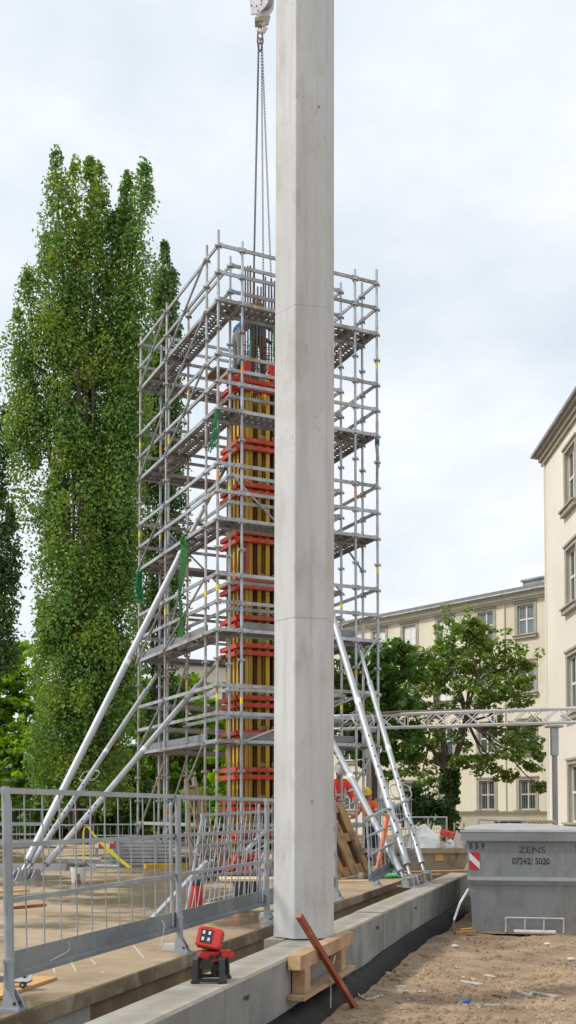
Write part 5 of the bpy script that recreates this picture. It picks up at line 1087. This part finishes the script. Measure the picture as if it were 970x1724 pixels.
b = MB(); b.hexa([wp(*q) for q in ((-.075, -.05, .135), (.055, -.055, .13), (.06, .05, .13), (-.07, .05, .135), (-.08, -.055, .19), (.06, -.06, .185), (.07, .055, .185), (-.075, .055, .19))]); b.box((.085, .0, .165), (.07, .07, .04), mW); b.box((.12, .0, .16), (.035, .05, .028), mW); b.build('housing', 'red_light', wk)
b = MB(); b.box((-.055, -.03, .115), (.06, .09, .06), mW); b.tube(wp(.02, -.04, .10), wp(.03, .03, .05), .03, 9); b.build('battery', 'black_pl', wk, smooth=True)
for (x0, y0, x1, y1) in ((-.085, -.02, -.125, -.055), (.05, -.055, .03, -.115), (.075, .03, .12, .075), (-.05, .055, -.06, .10)):
    b = MB(); b.bar(wp(x0, y0, .175), wp((x0 + x1) / 2 + (x1 - x0) * .25, (y0 + y1) / 2, .13), .038, .03); b.bar(wp((x0 + x1) / 2 + (x1 - x0) * .2, (y0 + y1) / 2, .14), wp(x1, y1, .012), .036, .03); b.box((x1, y1, .009), (.05, .034, .017), mW); b.build('leg', 'black_pl', wk)
b = MB(); b.bar(wp(-.125, -.055, .02), wp(.03, -.115, .02), .018, .022); b.bar(wp(.12, .075, .02), wp(-.06, .1, .02), .018, .022); b.bar(wp(.12, .075, .02), wp(.03, -.115, .02), .018, .02); b.build('foot_bar', 'black_pl', wk)
for k in range(4): b = MB(); b.box((.0795, .0, -.036 + .024 * k), (.004, .06, .008), mh); b.build('vent_slot', 'black_pl', hd_)
b = MB(); b.box((-.012, -.0475, .0645), (.05, .018, .003), mh); b.build('warning_label', 'yellow', hd_)
for (x, y) in ((-.085, -.035), (.05, -.07), (.075, .045)): b = MB(); b.tube(wp(x, y - .02, .17), wp(x, y + .0, .17), .016, 9); b.build('pivot_knob', 'red_light', wk)
b = MB(); b.tube(wp(-.02, -.056, .155), wp(-.02, -.062, .155), .016, 10); b.box((.02, -.06, .16), (.03, .008, .02), mW); b.build('switch', 'black_pl', wk)

# ================================================================== things on the slab
def gthing(px, py): return gnd(px, py, ZS)
a, c, d = gthing(96, 1650), gthing(-20, 1690), gthing(-20, 1650); b = MB(); b.prism([(a.x, a.y), (d.x, d.y + .15), (c.x - .4, c.y), (c.x, c.y)], ZS + .002, ZS + .02); tag(b.build('plywood_sheet', 'ply'), 'orange plywood sheet lying flat under the wheeled plate', 'plywood')
p = gthing(27, 1668) + V(0, .02, .02); ca = thing('wheeled_plate', 'small grey metal plate on two black wheels lying on the orange plywood', 'wheeled plate', p)
mC = frame(p + V(0, 0, .05), p + V(.95, -.1, .055)); b = MB(); b.prism([(-.10, -.035), (.08, -.04), (.105, -.02), (.085, .05), (-.02, .055), (-.10, .03)], .0, .016, mC @ Matrix.Rotation(R(38), 4, 'X')); pl = b.build('plate', 'galv', ca)
b = MB(); b.tube(mC @ V(.05, -.01, .012), mC @ V(.05, -.012, .035), .010, 8); b.build('bolt', 'black_pl', pl)
for x in (-.035, .055): b = MB(); b.tube(mC @ V(x, -.055, -.03), mC @ V(x, -.035, -.03), .021, 12); w_ = b.build('wheel', 'black_pl', ca); b = MB(); b.tube(mC @ V(x, -.057, -.03), mC @ V(x, -.033, -.03), .009, 8); b.build('hub', 'galv', w_)
for x0, y0, x1, y1, w_, h_, m_, nm, lb_, ct in (
    (10, 1532, 75, 1526, .07, .03, 'red_wood', 'board', 'dark brown board lying on the wet slab behind the barrier', 'board'),
    (-10, 1504, 46, 1501, .16, .03, 'ply', 'board', 'orange board lying near the strut feet', 'board'),
    (300, 1546, 315, 1541, .1, .02, 'pale_ply', 'board', 'short pale board lying beside the red canister', 'board')):
    p, q = gthing(x0, y0), gthing(x1, y1); b = MB(); b.bar(p + V(0, 0, h_ / 2 + .003), q + V(0, 0, h_ / 2 + .003), w_, h_); tag(b.build(nm, m_), lb_, ct)
for px, py, lb_ in ((292, 1600, 'pale stone block at the slab edge beside the middle barrier post'), (450, 1545, 'pale stone block at the slab edge beside the concrete column')):
    p = gthing(px, py); b = MB(); b.hexa([p + V(*q) for q in ((-.09, -.05, .002), (.08, -.06, .002), (.09, .05, .002), (-.08, .06, .002), (-.075, -.04, .05), (.07, -.05, .055), (.075, .04, .05), (-.07, .05, .05))]); tag(b.build('stone_block', 'concrete_bag'), lb_, 'stone')
# red canister
p = gthing(329, 1533); rc = thing('red_canister', 'red round canister with black lid behind the barrier', 'canister', p); T_ = Matrix.Translation(p)
b = MB(); b.lathe([(.085, .002), (.09, .01), (.09, .27), (.086, .285)], 18, T_); b.build('drum', 'red_light', rc, smooth=True); b = MB(); b.lathe([(.092, .286), (.094, .30), (.088, .34), (.05, .345)], 18, T_); b.build('lid', 'black_pl', rc, smooth=True)
b = MB(); b.bar(gthing(257, 1549) + V(0, 0, .01), at(348, 1452, 11.9), .05, .05); tag(b.build('aluminium_bar', 'alu'), 'white aluminium bar slanting up over the red canister', 'bar')
b = MB(); b.bar(at(414, 1434, 14.5), at(446, 1398, 15.2), .045, .045); tag(b.build('aluminium_bar', 'alu'), 'short white bar slanting before the lowest red walers', 'bar')
# plywood table on a black tub
p = gthing(416, 1522); tb_ = thing('site_table', 'pale plywood board resting on a black tub behind the barrier', 'table', p)
b = MB(); b.lathe([(.13, .002), (.15, .02), (.17, .27), (.16, .28)], 14, Matrix.Translation(p)); b.build('tub', 'black_pl', tb_)
c0 = p + V(.0, .0, .282); b = MB(); b.hexa([c0 + V(*q) for q in ((-.30, -.18, 0), (.32, -.12, 0), (.36, .35, 0), (-.36, .35, 0), (-.30, -.18, .025), (.32, -.12, .025), (.36, .35, .025), (-.36, .35, .025))]); b.build('table_top', 'pale_ply', tb_)
for x0, y0, x1, y1, lb_ in ((424, 1514, 452, 1432, 'light timber lath leaning steeply beside the concrete column'), (432, 1512, 458, 1440, 'second light timber lath leaning beside the concrete column')):
    p = gthing(x0, y0 + 10); b = MB(); b.bar(p + V(0, 0, .01), at(x1, y1, p.y + .5), .035, .05); tag(b.build('timber_lath', 'wood'), lb_, 'lath')
p, q = gthing(350, 1522), gthing(400, 1510); b = MB(); b.bar(p + V(0, 0, .03), q + V(0, 0, .03), .06, .04); tag(b.build('steel_channel', 'galv_dull'), 'grey steel channel lying on the slab beside the red canister', 'channel')
p, q = gthing(345, 1528), gthing(425, 1512); b = MB(); b.bar(p + V(0, .05, .012), q + V(0, .05, .012), .2, .02); tag(b.build('loose_board', 'pale_ply'), 'pale board lying flat behind the barrier near the red canister', 'board')
heap('pink_bag', 'red_light', 'small red bag lying behind the barrier near the black tub', 'bag', loop(390, 406, 12.0, .2, ZS + .003), .09, 4, .01)
# stepladder
ld = thing('stepladder', 'weathered wooden stepladder standing before the scaffold foot', 'ladder', at(330, 1430, 17.6)); fz = ZS + .01
lA, lB = at(313, 1312, 17.8), at(326, 1309, 18.0); gA, gB = at(324, 1468, 17.3), at(352, 1464, 17.5); gA.z = gB.z = fz
for p, q in ((gA, lA), (gB, lB)): b = MB(); b.bar(p, q, .05, .09); b.build('stile', 'old_wood', ld)
for i in range(7): f = (i + .6) / 7.2; b = MB(); b.bar(gA.lerp(lA, f), gB.lerp(lB, f), .11, .025); b.build('step', 'old_wood', ld)
for p, q in ((gB + V(.25, .8, 0), lB), (gA + V(.25, .8, 0), lA)): b = MB(); b.bar(p, q, .04, .06); b.build('rear_leg', 'pallet', ld)
# white bucket with a drill on it, mixer
p = gthing(132, 1487); bk = thing('bucket', 'white plastic bucket standing on the slab below the yellow strap', 'bucket', p); b = MB(); b.lathe([(.10, .002), (.105, .01), (.125, .24), (.13, .25), (.118, .25), (.1, .03)], 16, Matrix.Translation(p)); b.build('pail', 'white_paint', bk, smooth=True)
b = MB(); b.path([p + V(.125 * math.cos(a), -.01 - .1 * math.sin(a), .24 - .06 * math.sin(a)) for a in np.linspace(0, 3.14, 9)], .005, 5); b.build('handle', 'galv', bk)
h_ = p + V(0, 0, .25); pt = thing('power_tool', 'brown power tool lying on top of the white bucket', 'power tool', h_); b = MB(); b.tube(h_ + V(-.16, 0, .06), h_ + V(.10, 0, .04), .05, 10); b.tube(h_ + V(.10, 0, .04), h_ + V(.17, 0, .02), .03, 8, .015); b.build('motor', 'grey_cloth', pt, smooth=True); b = MB(); b.bar(h_ + V(0, -.03, .03), h_ + V(.02, -.14, -.22), .05, .05); b.box(h_ + V(.02, -.145, -.235), (.08, .05, .07)); b.build('grip', 'rust', pt); b = MB(); b.tube(h_ + V(.17, 0, .02), h_ + V(.36, -.02, -.06), .008, 6); b.build('drill_bit', 'galv', pt)
# yellow strap
b = MB(); pts = [(141, 1470), (140, 1430), (140, 1402), (143, 1392), (148, 1392), (155, 1402), (165, 1414), (183, 1431), (200, 1446), (219, 1461)]; P_ = [at(x, y, 20.4) for x, y in pts]
for i, (u_, v_) in enumerate(zip(P_[:-1], P_[1:])): w_ = .013 + .012 * (i > 5); k_u = V(w_, 0, w_ * .7); b.hexa([u_ - k_u, u_ + k_u, u_ + k_u + V(0, .01, 0), u_ - k_u + V(0, .01, 0), v_ - k_u, v_ + k_u, v_ + k_u + V(0, .01, 0), v_ - k_u + V(0, .01, 0)])
tag(b.build('lashing_strap', 'yellow', origin=P_[0]), 'yellow lashing strap draped over the far barrier', 'strap')
# stacks of scaffold planks
stk = thing('plank_stack', 'stack of perforated steel scaffold planks before the scaffold foot', 'plank stack', gthing(235, 1470)); d_ = 21.3
for i in range(9):
    y0 = 1414 + i * 6.3; x0, x1 = (198 if i < 3 else 188 - i), (272 if i < 4 else 262); p, q = at(x0, y0, d_), at(x1 + 26, y0 + .3, d_ + .2); member('stackplank', lambda b, ln: f_deck(b, ln, .30), 'galv', p, q, 'steel_plank', stk); 
    b = MB(); b.bar(p - V(0, .16, .03), q - V(0, .16, .03), .012, .05); b.build('steel_plank', 'galv', stk)
    if i % 3 == 2: b = MB(); b.bar(p + V(.2, -.15, -.045), p + V(.2, .2, -.045), .06, .02); b.build('spacer', 'old_wood', stk)
zt_ = at(200, 1414, d_).z
for x in (197, 262): p = at(x, 1470, d_ - .19); b = MB(); b.bar(V(p.x, p.y, ZS), V(p.x, p.y, zt_ + .02), .05, .04); b.build('rack_post', 'galv_dull', stk)
for i, (x0, x1, y, dd, m_, lb_) in enumerate(((232, 330, 1468, 20.6, 'pallet', 'long brown timber beam lying beside the plank stack'), (244, 322, 1460, 20.9, 'yellow_wood', 'yellow timber beam lying on the brown beam by the plank stack'), (256, 330, 1449, 21.6, 'pallet', 'brown board bundle lying behind the yellow timber beam'), (250, 316, 1476, 19.6, 'galv', 'galvanised tube lying on the slab before the timber beams'))):
    p, q = at(x0, y, dd), at(x1, y - 1.5, dd + .4); b = MB(); b.bar(p, q, .14, .11 if i < 3 else .05); tag(b.build('timber_beam' if i < 3 else 'steel_tube', m_), lb_, 'beam' if i < 3 else 'tube')
gs = thing('steel_trough', 'long grey steel trough lying at the far slab edge behind the strut feet', 'trough', gthing(80, 1478)); 
for (x0, x1, y0, y1, dd, nm) in ((-30, 112, 1454, 1466, 20.2, 'side_plate'), (112, 160, 1455, 1466, 20.3, 'side_plate'), (-30, 78, 1471, 1482, 19.2, 'lower_plate')):
    a, c = at(x0, y0, dd), at(x1, y0, dd); e = at(x0, y1, dd); b = MB(); b.box(((a.x + c.x) / 2, dd, (a.z + e.z) / 2), (c.x - a.x, .05, a.z - e.z)); b.build(nm, 'galv' if y0 < 1460 else 'fence', gs)
for i, (x0, x1, y, dd) in enumerate(((88, 170, 1446, 21.2), (95, 180, 1450, 21.3), (115, 200, 1458, 21.0))):
    p, q = at(x0, y, dd), at(x1, y + 1, dd); b = MB(); b.tube(p, q, .035, 7); tag(b.build('scaffold_tube', 'alu', smooth=True), ('topmost white tube of the pile beyond the white bucket', 'middle white tube of the pile beyond the white bucket', 'lowest white tube beyond the white bucket, beside the plank stack')[i], 'tube')
rw = thing('warning_board', 'red and white striped warning board behind the yellow strap', 'warning board', at(162, 1422, 23)); 
for i in range(6): a = at(160 + 6.2 * i, 1424, 23); b = MB(); b.box(a + V(.04, 0, 0), (.078, .03, .09)); b.build('stripe', 'red_sign' if i % 3 else 'white_sign', rw)
for x in (163, 193): a = at(x, 1424, 23.05); b = MB(); b.bar(V(a.x, a.y, ZS), a, .05, .04); b.build('stand', 'galv_dull', rw)
# rubble of loose parts under the formwork
cl = [(378, 1447, 'rust'), (396, 1450, 'red'), (412, 1443, 'red'), (360, 1452, 'galv_dull'), (430, 1452, 'red'), (440, 1440, 'galv')]
for i, (x, y, m_) in enumerate(cl):
    p = at(x, 1475, 18.6); p.z = ZS + .05; b = MB(); b.bar(p + V(-.3, -.1, .0), p + V(.3, .15, .02), .1, .08); b.bar(p + V(-.1, -.2, .10), p + V(.15, .2, .09), .08, .1); b.tube(p + V(-.05, 0, .1), p + V(.05, .02, .34), .03, 7)
    tag(b.build('formwork_part', m_), ('rusty clamp parts lying under the formwork beside the stepladder', 'red clamp parts lying before the formwork foot', 'red waler offcuts lying before the formwork foot, next to the plywood table', 'grey clamp parts lying nearest to the stepladder', 'red clamp parts lying behind the light timber laths', 'galvanised parts lying beside the light timber laths')[i], 'formwork part')
b = MB(); rg = random.Random(5)
for i in range(26):
    p = at(352 + rg.uniform(-14, 12), 1440 + rg.uniform(-10, 25), 17.2 + rg.uniform(-.3, .3)); q = p + V(rg.uniform(-.3, .3), rg.uniform(-.2, .2), rg.uniform(-.1, .45)); r_ = p.lerp(q, .5) + V(rg.uniform(-.12, .12), 0, rg.uniform(-.1, .1)); b.path([p, r_, q], .008, 4)
tb2 = b.build('wire_tangle', 'rebar_dark'); tag(tb2, 'tangle of bent grey wire before the scaffold foot', 'wire')
ws = thing('cable_tie', 'thin white cord hanging over the toe board of the first panel', 'cord', at(116, 1586, 7.0)); b = MB(); b.path([at(116, 1586, 6.7), at(117, 1596, 6.72), at(114, 1602, 6.7), at(100, 1610, 6.6), at(84, 1618, 6.45)], .0022, 4); b.build('cord', 'white_sign', ws)
b = MB(); b.path([at(273, 1549, 7.95), at(277, 1558, 7.95), at(275, 1575, 7.95), at(270, 1590, 7.9), at(262, 1607, 7.85)], .0024, 4); tag(b.build('cord', 'white_sign'), 'thin white cord hanging over the toe board near the middle post', 'cord')
for x0, y0, x1, y1 in ((225, 1592, 243, 1614), (120, 1621, 128, 1636), (153, 1615, 161, 1624), (90, 1628, 92, 1638), (170, 1636, 176, 1638)):
    p, q = gthing(x0, y0), gthing(x1, y1); b = MB(); b.bar(p + V(0, 0, .0008), q + V(0, 0, .0008), .012, .0016); b.build('chalk_mark', 'pale_ply' if x0 == 170 else 'slab_chalk', slab)

# ================================================================== dirt: stones and litter
def gz(p): return V(p.x, p.y, .022 * hnoise(p.x * 1.3, p.y * 1.3) + .018 * math.sin(2.6 * (p.x - .25 * p.y)) * math.exp(-((p.y - 10.5) / 4) ** 2) + .011 * hnoise(p.x * 4.3 + 2, p.y * 3.9))
rg = np.random.default_rng(3); b = MB(); cnt = 0
while cnt < 3600:
    px, py = rg.uniform(505, 970), rg.uniform(1560, 1745); p = gnd(px, py, 0)
    nn = (p - WO).dot(WN)
    if nn < .24: continue
    if p.y > sk0.y - .05 and p.x > 3.2 - .1: continue
    if hnoise(p.x * 2.2, p.y * 2.2) < -.25 and rg.random() < .7: continue
    s = .004 + .013 * rg.random() ** 3 + (.03 * rg.random() if rg.random() < .03 else 0); q = V(p.x, p.y, .022 * hnoise(p.x * 1.3, p.y * 1.3) + .018 * math.sin(2.6 * (p.x - .25 * p.y)) * math.exp(-((p.y - 10.5) / 4) ** 2) + .011 * hnoise(p.x * 4.3 + 2, p.y * 3.9) + s * .25)
    v = [q + V(*(rg.uniform(.6, 1.2) * s * np.array(k))) for k in ((1, 0, 0), (0, 1, 0), (-1, 0, 0), (0, -1, 0), (0, 0, .75), (0, 0, -.7))]
    b.add(v, [(0, 1, 4), (1, 2, 4), (2, 3, 4), (3, 0, 4), (1, 0, 5), (2, 1, 5), (3, 2, 5), (0, 3, 5)]); cnt += 1
gr = b.build('gravel', 'stone'); gr['kind'] = 'stuff'
b = MB(); cnt = 0
while cnt < 1100:
    px, py = rg.uniform(505, 970), rg.uniform(1565, 1745); p = gnd(px, py, 0)
    if (p - WO).dot(WN) < .2 or (p.y > sk0.y - .05 and p.x > 3.1): continue
    if hnoise(p.x * 1.1 + 4, p.y * 1.1) < .05 and rg.random() < .8: continue
    s = .012 + .035 * rg.random() ** 2.5; q = gz(p) + V(0, 0, s * .15); ns = 7
    rgs = [q + V(s * rg.uniform(.7, 1.25) * math.cos(6.283 * i / ns), s * rg.uniform(.7, 1.25) * math.sin(6.283 * i / ns), -.3 * s) for i in range(ns)]; mid = [q.lerp(r_, .62) + V(0, 0, s * rg.uniform(.35, .75)) for r_ in rgs]
    b.add(rgs + mid + [q + V(0, 0, s * rg.uniform(.5, .8))], [(i, (i + 1) % ns, ns + (i + 1) % ns, ns + i) for i in range(ns)] + [(ns + i, ns + (i + 1) % ns, 2 * ns) for i in range(ns)]); cnt += 1
cl_ = b.build('dirt_clods', 'dirt'); cl_['kind'] = 'stuff'
def litter(name, m, label, cat, pts, w, h):
    b = MB(); P_ = [gz(gnd(x, y, 0)) + V(0, 0, h / 2 + .004) for x, y in pts]
    for i, (u_, v_) in enumerate(zip(P_[:-1], P_[1:])): b.bar(u_ + V(0, 0, .002 * i), v_ + V(0, 0, .002 * i), w, h)
    tag(b.build(name, m, origin=P_[0]), label, cat)
litter('plastic_strip', 'dirty_white', 'folded white plastic strip lying nearest to the picture corner below the skip', 'plastic strip', [(869, 1669), (892, 1677), (896, 1672), (938, 1682)], .03, .02)
litter('plastic_strip', 'dirty_white', 'white plastic strip lying in the dirt midway to the skip', 'plastic strip', [(777, 1650), (812, 1655)], .045, .012)
litter('plastic_strip', 'dirty_white', 'short white plastic strip beside a yellow scrap in the dirt', 'plastic strip', [(816, 1641), (832, 1644)], .05, .012)
litter('yellow_scrap', 'ply', 'small yellow scrap lying between two white plastic strips', 'scrap', [(793, 1646), (801, 1647)], .04, .01)
litter('paper_scrap', 'dirty_white', 'white paper scrap lying in the dirt next to the blue plastic piece', 'scrap', [(792, 1689), (808, 1691)], .05, .014)
litter('blue_plastic', 'blue_plastic', 'blue plastic piece lying in the dirt', 'plastic piece', [(775, 1687), (789, 1684)], .05, .03)
litter('litter_string', 'concrete_bag', 'pale string lying in the dirt beside the white paper scrap', 'cord', [(806, 1696), (820, 1691), (840, 1691), (858, 1690)], .014, .012)
litter('litter_string', 'concrete_bag', 'curled pale string lying in the dirt by the timber stake', 'cord', [(602, 1678), (606, 1686), (616, 1690), (628, 1689), (638, 1685)], .012, .012)
litter('litter_string', 'concrete_bag', 'short pale string lying above the curled string', 'cord', [(624, 1671), (638, 1672), (656, 1675)], .014, .012)
litter('lath_scrap', 'wood', 'thin lath scrap lying in the dirt near the membrane', 'scrap', [(704, 1611), (746, 1612)], .02, .012)
litter('paper_scrap', 'dirty_white', 'crumpled white scrap lying next to the membrane', 'scrap', [(648, 1643), (656, 1642)], .04, .02)
litter('paper_scrap', 'concrete_bag', 'pale torn scrap lying farther from the membrane, near the lath scrap', 'scrap', [(665, 1667), (685, 1666)], .03, .012)
litter('brick_scrap', 'red_wood', 'reddish brick scrap lying in the dirt between the skip and the white strips', 'scrap', [(832, 1672), (850, 1679)], .04, .015)
for x, y, lb_ in ((766, 1594, 'pale stone lying before the grey skip'), (922, 1591, 'white stone lying under the skip guard bracket'), (962, 1621, 'white stone lying at the picture edge below the skip')):
    p = gz(gnd(x, y, 0)); b = MB(); b.lathe([(.005, 0), (.035, .008), (.04, .025), (.02, .045), (.004, .048)], 7, Matrix.Translation(p) @ Matrix.Diagonal((1.2, .8, .8, 1))); tag(b.build('pale_stone', 'concrete_bag'), lb_, 'stone')
for x, y, lb_ in ((783, 1575, 'brown timber offcut lying at the skip corner'), (790, 1569, 'yellow timber offcut lying behind the brown one at the skip corner')):
    p = gz(gnd(x, y, 0)); b = MB(); b.bar(p + V(-.13, -.02, .03), p + V(.14, .05, .035), .06, .05); tag(b.build('timber_offcut', 'pallet' if x < 785 else 'ply'), lb_, 'offcut')
p = gnd(764, 1556, 0); b = MB(); b.path([gz(gnd(761, 1567, 0)) + V(0, 0, .01), at(765, 1548, 14.2), at(775, 1520, 14.2), at(789, 1497, 14.3)], .016, 6); tag(b.build('white_hose', 'white_sign', smooth=True), 'thin white hose rising from the membrane to the skip corner', 'hose')
